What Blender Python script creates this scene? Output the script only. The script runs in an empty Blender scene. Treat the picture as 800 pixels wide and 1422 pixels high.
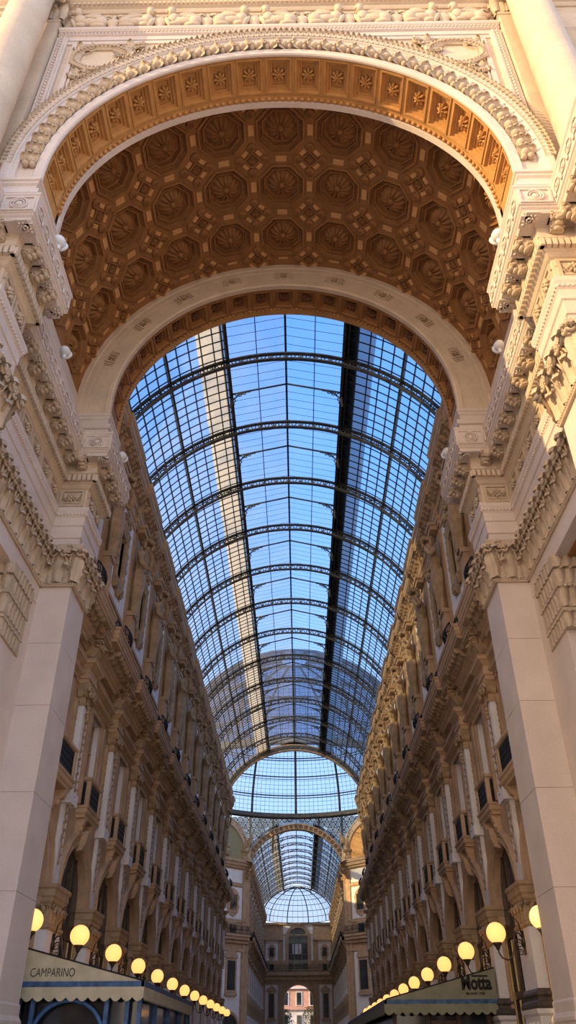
import bpy, math, random
from mathutils import Matrix, Vector
from math import sin, cos, pi, radians as rad, hypot, atan2
random.seed(7)
SC = bpy.context.scene
COL = SC.collection
ORD = ['first','second','third','fourth','fifth','sixth','seventh','eighth','ninth','tenth','eleventh','twelfth','thirteenth','fourteenth','fifteenth']

# ------------------------------------------------------------------ materials
def mat(name, col, rough=.75, var=.12, scale=3.0, bump=.0, bscale=30., metal=0., col2=None, emit=None, spec=.3, trans=0.):
    m = bpy.data.materials.new(name); m.use_nodes = True
    nt = m.node_tree; N = nt.nodes; L = nt.links
    b = N['Principled BSDF']
    b.inputs['Roughness'].default_value = rough
    b.inputs['Metallic'].default_value = metal
    b.inputs['Specular IOR Level'].default_value = spec
    tc = N.new('ShaderNodeTexCoord')
    nz = N.new('ShaderNodeTexNoise'); nz.inputs['Scale'].default_value = scale; nz.inputs['Detail'].default_value = 6
    L.new(tc.outputs['Object'], nz.inputs['Vector'])
    rp = N.new('ShaderNodeValToRGB')
    c2 = col2 if col2 else tuple(max(0, c*(1-2*var)) for c in col)
    rp.color_ramp.elements[0].position = .3; rp.color_ramp.elements[1].position = .7
    rp.color_ramp.elements[0].color = (*c2, 1)
    rp.color_ramp.elements[1].color = (*[min(1, c*(1+var)) for c in col], 1)
    L.new(nz.outputs['Fac'], rp.inputs['Fac']); L.new(rp.outputs['Color'], b.inputs['Base Color'])
    if bump:
        n2 = N.new('ShaderNodeTexNoise'); n2.inputs['Scale'].default_value = bscale; n2.inputs['Detail'].default_value = 4
        L.new(tc.outputs['Object'], n2.inputs['Vector'])
        bp = N.new('ShaderNodeBump'); bp.inputs['Strength'].default_value = bump; bp.inputs['Distance'].default_value = .03
        n3 = N.new('ShaderNodeTexNoise'); n3.inputs['Scale'].default_value = bscale*1.3; n3.inputs['Detail'].default_value = 3
        L.new(tc.outputs['Object'], n3.inputs['Vector'])
        mg = N.new('ShaderNodeMixRGB'); mg.blend_type = 'MULTIPLY'; mg.inputs[0].default_value = .35
        L.new(rp.outputs['Color'], mg.inputs[1]); L.new(n3.outputs['Fac'], mg.inputs[2])
        hs = N.new('ShaderNodeHueSaturation'); hs.inputs['Value'].default_value = 1.2; L.new(mg.outputs[0], hs.inputs['Color']); L.new(hs.outputs[0], b.inputs['Base Color'])
        L.new(n2.outputs['Fac'], bp.inputs['Height']); L.new(bp.outputs['Normal'], b.inputs['Normal'])
    if emit:
        b.inputs['Emission Color'].default_value = (*emit[0], 1); b.inputs['Emission Strength'].default_value = emit[1]
    return m

M = {}
M['marble'] = mat('veined_marble', (.68,.565,.475), .55, .05, .9, .06, 25)
M['marble2'] = mat('dressed_limestone', (.66,.52,.37), .7, .06, 1.4, .08, 18)
M['carved'] = mat('carved_limestone', (.56,.43,.295), .75, .08, 3.0, .12, 22)
M['tan'] = mat('tan_sandstone', (.50,.335,.20), .8, .10, 1.6, .12, 16)
M['tan_carved'] = mat('weathered_sandstone', (.44,.30,.17), .8, .14, 2.5, .2, 14)
M['white'] = mat('white_stucco', (.82,.78,.73), .7, .04, 1.5, .05, 25)
M['grey_marble'] = mat('pale_marble_pilaster', (.78,.73,.69), .6, .06, 1.2, .06, 22)
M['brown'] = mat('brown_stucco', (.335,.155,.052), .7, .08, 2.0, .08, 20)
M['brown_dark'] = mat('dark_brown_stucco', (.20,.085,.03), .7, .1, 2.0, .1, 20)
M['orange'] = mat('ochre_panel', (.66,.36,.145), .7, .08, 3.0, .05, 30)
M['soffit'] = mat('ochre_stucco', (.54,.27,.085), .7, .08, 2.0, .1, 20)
M['iron'] = mat('black_iron', (.02,.02,.022), .45, .2, 8., 0, 10, .3)
M['roof_iron'] = mat('painted_roof_iron', (.060,.058,.052), .5, .25, 6., 0, 10, .2)
M['rib_iron'] = mat('grey_painted_truss', (.12,.115,.10), .5, .25, 6., 0, 10, .1)
M['bronze'] = mat('bronze', (.10,.07,.045), .4, .25, 8., 0, 10, .7)
M['dark_stone'] = mat('dark_brown_stone', (.10,.075,.06), .5, .2, 5, .2, 20)
M['dark'] = mat('dark_interior', (.035,.028,.024), .8, .2, 2)
M['wood'] = mat('dark_shopfront_wood', (.10,.055,.03), .5, .25, 5)
M['brass'] = mat('brass', (.65,.48,.2), .3, .1, 6, metal=.9)
M['canvas'] = mat('cream_canvas', (.52,.45,.29), .85, .08, 3, .15, 60)
M['canvas2'] = mat('olive_canvas', (.27,.26,.17), .85, .08, 3, .15, 60)
M['blue'] = mat('blue_painted_iron', (.055,.12,.24), .45, .25, 6)
M['ink'] = mat('black_lettering', (.015,.014,.013), .7, .05, 3)
M['lens'] = mat('white_enamel', (.75,.75,.75), .4, .05, 3)
M['globe'] = mat('glowing_opal_globe', (.9,.6,.25), .4, .05, 3, emit=((1.0,.47,.13), 1.05))
M['mosaic_g'] = mat('green_mosaic', (.20,.24,.15), .6, .3, 5, col2=(.42,.30,.13))
M['mosaic_o'] = mat('gold_mosaic', (.70,.38,.13), .55, .2, 5, col2=(.55,.27,.08))
M['floor'] = mat('mosaic_floor', (.28,.23,.19), .4, .2, 1.2)
M['square'] = mat('granite_paving', (.50,.42,.34), .7, .1, 1.2)
M['far_pink'] = mat('rose_plaster', (.62,.36,.28), .8, .1, 1)
M['far_white'] = mat('pale_plaster', (.70,.66,.66), .8, .08, 1)
M['leaf'] = mat('tree_foliage', (.06,.11,.03), .8, .5, 2)
M['leaf2'] = mat('autumn_foliage', (.26,.17,.03), .8, .5, 2, col2=(.08,.12,.03))
M['bark'] = mat('bark', (.10,.07,.05), .9, .3, 6)
M['sun_block'] = mat('sun_block_stone', (.55,.45,.36), .8, .1, 2)  # plain stone tone, only on the added sun-stopping blocks
M['tray_grey'] = mat('zinc_gutter', (.20,.20,.20), .6, .3, 2.5)

def glass(name, tint, dust, dustcol, thr=.35, refl=.15, scale=.7):
    m = bpy.data.materials.new(name); m.use_nodes = True
    nt = m.node_tree; N = nt.nodes; L = nt.links; N.clear()
    out = N.new('ShaderNodeOutputMaterial')
    tr = N.new('ShaderNodeBsdfTransparent'); tr.inputs[0].default_value = (*tint, 1)
    tl = N.new('ShaderNodeBsdfTranslucent'); tl.inputs[0].default_value = (*dustcol, 1)
    gl = N.new('ShaderNodeBsdfGlossy'); gl.inputs['Roughness'].default_value = .05
    tc = N.new('ShaderNodeTexCoord'); nz = N.new('ShaderNodeTexNoise'); nz.inputs['Scale'].default_value = scale; nz.inputs['Detail'].default_value = 5
    L.new(tc.outputs['Object'], nz.inputs['Vector'])
    mr = N.new('ShaderNodeMapRange'); mr.inputs[1].default_value = .35; mr.inputs[2].default_value = .75; mr.inputs[3].default_value = dust*.5; mr.inputs[4].default_value = dust*1.6
    L.new(nz.outputs['Fac'], mr.inputs[0])
    lw = N.new('ShaderNodeLayerWeight'); lw.inputs['Blend'].default_value = thr
    ad = N.new('ShaderNodeMath'); ad.operation = 'MULTIPLY_ADD'; ad.use_clamp = True
    L.new(lw.outputs['Facing'], ad.inputs[0]); ad.inputs[1].default_value = dust*1.3; L.new(mr.outputs[0], ad.inputs[2])
    mx = N.new('ShaderNodeMixShader'); L.new(ad.outputs[0], mx.inputs[0]); L.new(tr.outputs[0], mx.inputs[1]); L.new(tl.outputs[0], mx.inputs[2])
    m2 = N.new('ShaderNodeMixShader'); fr = N.new('ShaderNodeMath'); fr.operation = 'MULTIPLY'; fr.inputs[1].default_value = refl
    L.new(lw.outputs['Fresnel'], fr.inputs[0]); L.new(fr.outputs[0], m2.inputs[0]); L.new(mx.outputs[0], m2.inputs[1]); L.new(gl.outputs[0], m2.inputs[2])
    L.new(m2.outputs[0], out.inputs[0])
    return m
M['glass'] = glass('dusty_roof_glass', (.52,.59,.70), .09, (.6,.59,.57))
M['glass_cream'] = glass('cream_sun_tone_glass', (.6,.5,.35), .75, (.92,.72,.45), refl=.05)  # sunlight on the left gutter is put into this cream
M['glass_grey'] = glass('grey_shade_tone_glass', (.36,.40,.43), .6, (.28,.30,.31), refl=.05)  # the right gutter's shaded look is put into this grey
M['glass_white'] = glass('frosted_white_glass', (.6,.58,.52), .75, (.62,.59,.52))
def darkglass(name, col, rough=.08):
    m = mat(name, col, rough, .25, 1.2, 0, 10, 0, spec=.6); return m
M['pane'] = darkglass('dark_window_glass', (.03,.035,.04))
M['pane_blue'] = darkglass('blue_window_glass', (.08,.11,.14), .15)
M['pane_green'] = darkglass('green_window_glass', (.10,.14,.11), .15)

# ------------------------------------------------------------------ mesh builder
class SV(list): pass      # vertices of a shape that is shaded smooth
class MB:
    def __init__(s): s.v=[]; s.f=[]; s.m=[]; s.sm=[]; s.mi=0; s.T=Matrix.Identity(4)
    def add(s, vs, fs, X=None, mi=None):
        n = len(s.v); T = s.T @ X if X is not None else s.T
        flip = T.to_3x3().determinant() < 0
        s.v += [tuple(T @ Vector(p)) for p in vs]
        k = s.mi if mi is None else mi
        s.sm += [isinstance(vs,SV)]*len(fs)
        for f in fs:
            g = [n+i for i in f]
            s.f.append(g[::-1] if flip else g); s.m.append(k)
        return s
    def box(s, x0,x1,y0,y1,z0,z1, X=None, mi=None):
        return s.add(*BOX(x0,x1,y0,y1,z0,z1), X, mi)
def BOX(x0,x1,y0,y1,z0,z1):
    if x0>x1: x0,x1=x1,x0
    if y0>y1: y0,y1=y1,y0
    v=[(x0,y0,z0),(x1,y0,z0),(x1,y1,z0),(x0,y1,z0),(x0,y0,z1),(x1,y0,z1),(x1,y1,z1),(x0,y1,z1)]
    return v,[(0,3,2,1),(4,5,6,7),(0,1,5,4),(1,2,6,5),(2,3,7,6),(3,0,4,7)]
def build(name, mb, mats, parent=None, loc=(0,0,0), rz=0, world=None, smooth=False):
    """link mb as ONE mesh; world = offset subtracted from the vertices"""
    me = bpy.data.meshes.new(name)
    vs = mb.v if world is None else [(a-world[0], b-world[1], c-world[2]) for a,b,c in mb.v]
    me.from_pydata(vs, [], mb.f)
    if isinstance(mats, str): mats=[mats]
    for k in mats: me.materials.append(M[k])
    me.polygons.foreach_set('material_index', mb.m)
    me.polygons.foreach_set('use_smooth', [True]*len(mb.f) if smooth else mb.sm)
    me.update()
    o = bpy.data.objects.new(name, me); COL.objects.link(o)
    if parent: o.parent = parent
    o.location = loc; o.rotation_euler = (0,0,rz)
    return o
def tag(o, label=None, cat=None, group=None, kind=None):
    if label: o['label']=label
    if cat: o['category']=cat
    if group: o['group']=group
    if kind: o['kind']=kind
    return o
def thing(name, label, cat, loc=(0,0,0), rz=0, group=None):
    o = bpy.data.objects.new(name, None); COL.objects.link(o); o.empty_display_size=.2
    o.location=loc; o.rotation_euler=(0,0,rz)
    return tag(o, label, cat, group)
KIDS = {}
def dup(root, loc, rz, label=None, parent=None):
    c = root.copy(); COL.objects.link(c); c.location=loc; c.rotation_euler=(0,0,rz)
    if parent: c.parent=parent
    if label: c['label']=label
    for ch in KIDS_OF(root):
        d = ch.copy(); COL.objects.link(d); d.parent=c
        for g in KIDS_OF(ch):
            e=g.copy(); COL.objects.link(e); e.parent=d
    return c
def KIDS_OF(o): return [k for k in list(COL.objects) if k.parent==o] if o.name not in KIDS else KIDS[o.name]
def freeze(o):
    KIDS[o.name]=[k for k in list(COL.objects) if k.parent==o]
    for k in KIDS[o.name]: KIDS[k.name]=[g for g in list(COL.objects) if g.parent==k]
    return o

# primitives ---------------------------------------------------------
def T(x,y,z): return Matrix.Translation((x,y,z))
def RX(a): return Matrix.Rotation(a,4,'X')
def RY(a): return Matrix.Rotation(a,4,'Y')
def RZ(a): return Matrix.Rotation(a,4,'Z')
def SX(x,y,z): return Matrix.Diagonal((x,y,z,1))
def ELL(nu=10,nv=6):
    v=SV([(0,0,1)]); f=[]
    for j in range(1,nv):
        t=pi*j/nv
        for i in range(nu):
            a=2*pi*i/nu; v.append((sin(t)*cos(a),sin(t)*sin(a),cos(t)))
    v.append((0,0,-1)); e=len(v)-1
    for i in range(nu):
        f.append((0,1+i,1+(i+1)%nu)); f.append((e,1+(nv-2)*nu+(i+1)%nu,1+(nv-2)*nu+i))
    for j in range(nv-2):
        for i in range(nu):
            a=1+j*nu+i; b=1+j*nu+(i+1)%nu; f.append((a,a+nu,b+nu,b))
    return v,f
E_=ELL(12,8); E_S=ELL(8,5)
def ell(mb,c,r,X=None,mi=None,small=True,rot=None):
    m=T(*c)
    if rot is not None: m=m@rot
    m=m@SX(*r)
    mb.add(*(E_S if small else E_), X@m if X is not None else m, mi)
def TUBE(pts, r, n=6, closed=False):
    pts=[Vector(p) for p in pts]; k=len(pts); v=SV(); f=[]
    up=Vector((0,0,1))
    for i,p in enumerate(pts):
        if closed: d=pts[(i+1)%k]-pts[i-1]
        else: d=pts[min(i+1,k-1)]-pts[max(i-1,0)]
        d.normalize()
        a=d.cross(up)
        if a.length<1e-3: a=d.cross(Vector((0,1,0)))
        a.normalize(); b=a.cross(d)
        rr=r[i] if isinstance(r,(list,tuple)) else r
        for j in range(n):
            t=2*pi*j/n; v.append(tuple(p+a*cos(t)*rr+b*sin(t)*rr))
    for i in range(k if closed else k-1):
        q=(i+1)%k
        for j in range(n): f.append((i*n+j,i*n+(j+1)%n,q*n+(j+1)%n,q*n+j))
    if not closed:
        f.append(tuple(range(n))[::-1]); f.append(tuple((k-1)*n+j for j in range(n)))
    return v,f
def LATHE(prof,n=20,cap=True):
    v=[];f=[];k=len(prof)
    for r,z in prof:
        for i in range(n):
            a=2*pi*i/n; v.append((r*cos(a),r*sin(a),z))
    for j in range(k-1):
        for i in range(n): f.append((j*n+i,j*n+(i+1)%n,(j+1)*n+(i+1)%n,(j+1)*n+i))
    if cap: f.append(tuple(range(n))[::-1]); f.append(tuple((k-1)*n+i for i in range(n)))
    return v,f
def PRISM(poly,d0,d1):
    """poly in (a,b) -> x=a, z=b extruded along y from d0 to d1"""
    n=len(poly); v=[(a,d0,b) for a,b in poly]+[(a,d1,b) for a,b in poly]
    f=[tuple(range(n)),tuple(range(2*n-1,n-1,-1))]
    for i in range(n): j=(i+1)%n; f.append((i,n+i,n+j,j))
    return v,f
def RING(r,t,n=20,m=6):
    """torus in the xz plane"""
    return TUBE([(r*cos(2*pi*i/n),0,r*sin(2*pi*i/n)) for i in range(n)],t,m,True)
def SPIRAL(r,t,turns=1.6,n=16,m=5):
    """volute in the xz plane"""
    pts=[];rr=[]
    for i in range(n+1):
        q=i/n; a=q*turns*2*pi; k=r*(1-.85*q); pts.append((k*cos(a),-.3*r*q*.6,k*sin(a))); rr.append(t*(1-.5*q))
    return TUBE(pts,rr,m)
def offset_path(path,o):
    out=[];n=len(path)
    for i,p in enumerate(path):
        ns=[]
        for a,b in ((i-1,i),(i,i+1)):
            if a<0 or b>=n: continue
            dx=path[b][0]-path[a][0];dy=path[b][1]-path[a][1];l=hypot(dx,dy); ns.append((-dy/l,dx/l))
        if len(ns)==1: m=ns[0]
        else:
            d=1+ns[0][0]*ns[1][0]+ns[0][1]*ns[1][1]; m=((ns[0][0]+ns[1][0])/d,(ns[0][1]+ns[1][1])/d)
        out.append((p[0]+m[0]*o,p[1]+m[1]*o))
    return out
def SWEEP(path,prof,caps=True):
    """outward = left of travel; prof = (offset,z) from bottom to top"""
    rows=[offset_path(path,o) for o,z in prof]; n=len(path);k=len(prof)
    v=[(rows[j][i][0],rows[j][i][1],prof[j][1]) for j in range(k) for i in range(n)]
    f=[]
    for j in range(k-1):
        for i in range(n-1): f.append((j*n+i,(j+1)*n+i,(j+1)*n+i+1,j*n+i+1))
    if caps:
        f.append(tuple(j*n for j in range(k))); f.append(tuple(j*n+n-1 for j in range(k))[::-1])
    return v,f
def walk(path,step,o,margin=0.,minlen=.2,ends=False):
    """matrices along each segment of the offset path: local x along, local y = inward(-outward), z up"""
    P=offset_path(path,o); res=[]
    for i in range(len(P)-1):
        a=Vector((*P[i],0));b=Vector((*P[i+1],0));d=b-a;l=d.length
        if l<minlen: continue
        d/=l; n=Vector((-d.y,d.x,0))
        c=max(1,int(round((l-2*margin)/step)))
        for k in range(c+ (1 if ends else 0)):
            t=margin+(l-2*margin)*((k/c) if ends else (k+.5)/c)
            p=a+d*t
            m=Matrix.Identity(4)
            m.col[0]=(d.x,d.y,0,0); m.col[1]=(-n.x,-n.y,0,0); m.col[2]=(0,0,1,0); m.col[3]=(p.x,p.y,0,1)
            res.append((m,i,l/c if c else l))
    return res
# note: in that frame x along, y into the wall, z up is (x,y,z) right handed when d x inward = up
def ARC(prof,zc,a0,a1,n,yflip=False):
    """prof = (R,y) swept about the y axis at height zc; angle 0 = apex"""
    k=len(prof); v=[];f=[]
    for i in range(n+1):
        a=a0+(a1-a0)*i/n
        for R,y in prof: v.append((R*sin(a),y,zc+R*cos(a)))
    for i in range(n):
        for j in range(k-1): f.append((i*k+j,i*k+j+1,(i+1)*k+j+1,(i+1)*k+j))
    return v,f
def ARCM(a,R,y,zc):
    """local x along the arc, y along world y, z radially INWARD (down at the apex)"""
    m=Matrix.Identity(4)
    m.col[0]=(cos(a),0,-sin(a),0); m.col[1]=(0,-1,0,0); m.col[2]=(-sin(a),0,-cos(a),0); m.col[3]=(R*sin(a),y,zc+R*cos(a),1)
    return m
def LEAF(h,w,curl=.11):
    v=SV();f=[];NU=6;NV=9
    for j in range(NV+1):
        t=j/NV
        if t<=.7: y=.04*h+.16*h*t*t; z=h*t*1.2
        else:
            y0=.04*h+.16*h*.49; q=(t-.7)/.3*rad(200); r=curl*h; y=y0+r*(1-cos(q)); z=h*.84+r*sin(q)
        ww=w*.5*(.72+.4*sin(pi*min(1,t*1.15)))*(1-.5*max(0,t-.7)/.3)
        for i in range(NU+1):
            u=(i-NU/2)/(NU/2); e=1+.2*cos(t*pi*8)*abs(u)**2
            yy=y-.22*w*u*u*(1-.4*t)+(.045*w if i==NU//2 else 0)+(.03*w if abs(i-NU//2)==2 else 0)
            v.append((u*ww*e,-yy,z))
    for j in range(NV):
        for i in range(NU): a=j*(NU+1)+i; f.append((a,a+1,a+NU+2,a+NU+1))
    return v,f
def ROSE(mb,X,r,d,n=8,mi=None):
    """flower in local xy plane, rising along +z"""
    for k in range(n):
        a=2*pi*k/n
        ell(mb,(r*.58*cos(a),r*.58*sin(a),d*.35),(r*.42,r*.2,d*.5),X,mi,True,RZ(a)@RY(-.35))
    ell(mb,(0,0,d*.5),(r*.24,r*.24,d*.55),X,mi)
def COFFER_SQ(w,h,d,steps=3):
    """square coffer frame in local xy, z out of the soffit; opening recessed to -d"""
    v=[];f=[]
    rings=[]
    a,b,z=w/2,h/2,0.
    seq=[(0,0)]
    ins=min(w,h)*.07
    seq=[(0,0),(ins,0),(ins,.03),(ins*1.7,.03),(ins*1.9,-.02)]
    for s in range(steps):
        q=ins*(1.9+1.1*(s+1)); seq.append((q-ins*.9,-d*(s+1)/steps)); seq.append((q,-d*(s+1)/steps))
    for i,z in seq:
        n=len(v); v+=[(-a+i,-b+i,z),(a-i,-b+i,z),(a-i,b-i,z),(-a+i,b-i,z)]; rings.append(n)
    for p,q in zip(rings,rings[1:]):
        for k in range(4): f.append((p+k,p+(k+1)%4,q+(k+1)%4,q+k))
    q=rings[-1]; f.append((q,q+1,q+2,q+3))
    return v,f

# ------------------------------------------------------------------ camera
H=1.6
F=1069.2965; PIT=rad(35.0415); YAW=rad(.631); ROLL=rad(.2919); CX=.3507
cam=bpy.data.cameras.new('camera'); co=bpy.data.objects.new('camera',cam); COL.objects.link(co)
cam.sensor_fit='VERTICAL'; cam.sensor_height=36; cam.lens=F/1422*36; cam.clip_end=1000; cam.clip_start=.1
def unray(u,w):
    u2=cos(ROLL)*u+sin(ROLL)*w; w2=-sin(ROLL)*u+cos(ROLL)*w
    return u2,w2
def wdir(x,up,d):
    y=cos(PIT)*d-sin(PIT)*up; z=sin(PIT)*d+cos(PIT)*up
    return Vector((cos(YAW)*x-sin(YAW)*y, sin(YAW)*x+cos(YAW)*y, z))
fwd=wdir(0,0,1); a,b=unray(1,0); right=wdir(a,b,0); a,b=unray(0,1); upv=wdir(a,b,0)
R_=Matrix((right,upv,-fwd)).transposed()
co.matrix_world=Matrix.Translation((CX,0,H))@R_.to_4x4()
SC.camera=co

# ------------------------------------------------------------------ sky + sun
wd=bpy.data.worlds.new('sky'); SC.world=wd; wd.use_nodes=True
nt=wd.node_tree; N=nt.nodes; L=nt.links
bg=N['Background']
tc=N.new('ShaderNodeTexCoord'); sp=N.new('ShaderNodeSeparateXYZ'); L.new(tc.outputs['Generated'],sp.inputs[0])
rp=N.new('ShaderNodeValToRGB'); els=rp.color_ramp.elements
els[0].position=0.; els[0].color=(.58,.51,.45,1)
els[1].position=1.; els[1].color=(.08,.27,.76,1)
for p,c in ((.10,(.56,.60,.66)),(.24,(.46,.66,.96)),(.45,(.28,.53,.98)),(.65,(.15,.40,.90))):
    e=els.new(p); e.color=(*c,1)
L.new(sp.outputs['Z'],rp.inputs['Fac'])
nz=N.new('ShaderNodeTexNoise'); nz.inputs['Scale'].default_value=2.2; nz.inputs['Detail'].default_value=5
L.new(tc.outputs['Generated'],nz.inputs['Vector'])
cr=N.new('ShaderNodeValToRGB'); cr.color_ramp.elements[0].position=.55; cr.color_ramp.elements[1].position=.8
cr.color_ramp.elements[1].color=(.16,.16,.16,1)
L.new(nz.outputs['Fac'],cr.inputs['Fac'])
mx=N.new('ShaderNodeMixRGB'); mx.inputs[2].default_value=(.9,.9,.9,1)
L.new(cr.outputs['Color'],mx.inputs[0]); L.new(rp.outputs['Color'],mx.inputs[1]); 
dp=N.new('ShaderNodeVectorMath'); dp.operation='DOT_PRODUCT'; dp.inputs[1].default_value=(-.75,-.66,-.1)
L.new(tc.outputs['Generated'],dp.inputs[0])
wr=N.new('ShaderNodeMapRange'); wr.inputs[1].default_value=-.05; wr.inputs[2].default_value=.75; wr.inputs[3].default_value=0; wr.inputs[4].default_value=.85
L.new(dp.outputs['Value'],wr.inputs[0])
mw=N.new('ShaderNodeMixRGB'); mw.inputs[2].default_value=(1.05,.80,.60,1)
L.new(wr.outputs[0],mw.inputs[0]); L.new(mx.outputs[0],mw.inputs[1]); L.new(mw.outputs[0],bg.inputs['Color'])
bg.inputs['Strength'].default_value=1.55
sd=bpy.data.lights.new('sun','SUN'); so=bpy.data.objects.new('sun',sd); COL.objects.link(so)
SUN=Vector((.88,.38,-.30)).normalized()
so.rotation_euler=SUN.to_track_quat('-Z','Y').to_euler(); so.location=(-60,-30,60)
sd.energy=3.8; sd.color=(1.0,.74,.36); sd.angle=rad(.6)

# ------------------------------------------------------------------ portico constants
ZC=20.33; RA=6.0; RV=7.26
XP=6.24; XW=7.18; YP0=19.66; YP1=21.28; YF0=11.14; YF1=12.77
SP=19.6
XG=6.95; B=4.8; P0=19.9; NB=13; YEND=82.3

# floor
mb=MB(); mb.box(-60,60,-60,9,-.3,0)
tag(build('floor_square',mb,'square'),'pale granite paving of the square in front of the arch','ground',kind='structure')
mb=MB(); mb.box(-60,60,9,230,-.3,0)
tag(build('floor',mb,'floor'),'dark inlaid paving inside the arcade','floor',kind='structure')

# ---------------- entablature path (right side, s mirrors)
EP=[(8.9,8.3),(7.1,8.3),(7.1,YF0),(XP,YF0),(XP,YF1),(XW,YF1),(XW,YP0),(XP,YP0),(XP,YP1),(7.6,YP1)]
ARCHI=[(-.3,14.12),(0,14.12),(0,14.48),(.035,14.5),(.035,14.9),(.07,14.93),(.07,15.22),(.10,15.26),(.13,15.36),(.16,15.44),(.16,15.56),(.0,15.6),(-.3,15.6)]
FRZ=[(-.3,15.58),(0,15.58),(0,16.34),(.06,16.38),(.12,16.46),(.18,16.5),(.18,16.76),(.26,16.82),(.26,16.86),(.24,16.88),(.24,17.24),(.3,17.28),(-.3,17.28)]
CORO=[(-.3,17.26),(.58,17.26),(.60,17.30),(.60,17.36),(.64,17.40),(.66,17.44),(.69,17.46),(.69,18.06),(.72,18.1),(.72,18.16),(.44,18.2),(.44,18.5),(.50,18.53),(.50,18.7),(.12,18.75),(.12,18.9),(-.3,18.9)]
ACAN=[(-.3,12.78),(.07,12.78),(.09,12.82),(.09,12.87),(.03,12.9),(.03,13.86),(.18,13.95),(.20,13.98),(.20,14.13),(-.3,14.13)]

leafL=LEAF(.60,.50,.15); leafH=LEAF(1.02,.46,.13); vol=SPIRAL(.16,.05)
def modillion():
    m=MB()
    S=[(0,0),(.36,0),(.39,-.05),(.38,-.12),(.32,-.16),(.26,-.14),(.22,-.18),(.17,-.26),(.10,-.32),(.03,-.33),(0,-.31)]
    # profile x = outward, z ; extruded along y
    m.add(*PRISM(S,-.13,.13)); m.box(0,.40,-.17,.17,0,.05)
    for sy in (-.14,.14):
        m.add(*SPIRAL(.10,.035,1.5,12), T(.29,sy,-.08)); m.add(*SPIRAL(.08,.03,1.5,12), T(.08,sy,-.26))
    for k in range(3): ell(m,(.36-.1*k,0,-.19-.06*k),(.07,.11,.05))
    return m
MOD=modillion()
mod_mesh=None
def side_name(s): return 'left' if s<0 else 'right'

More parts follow.
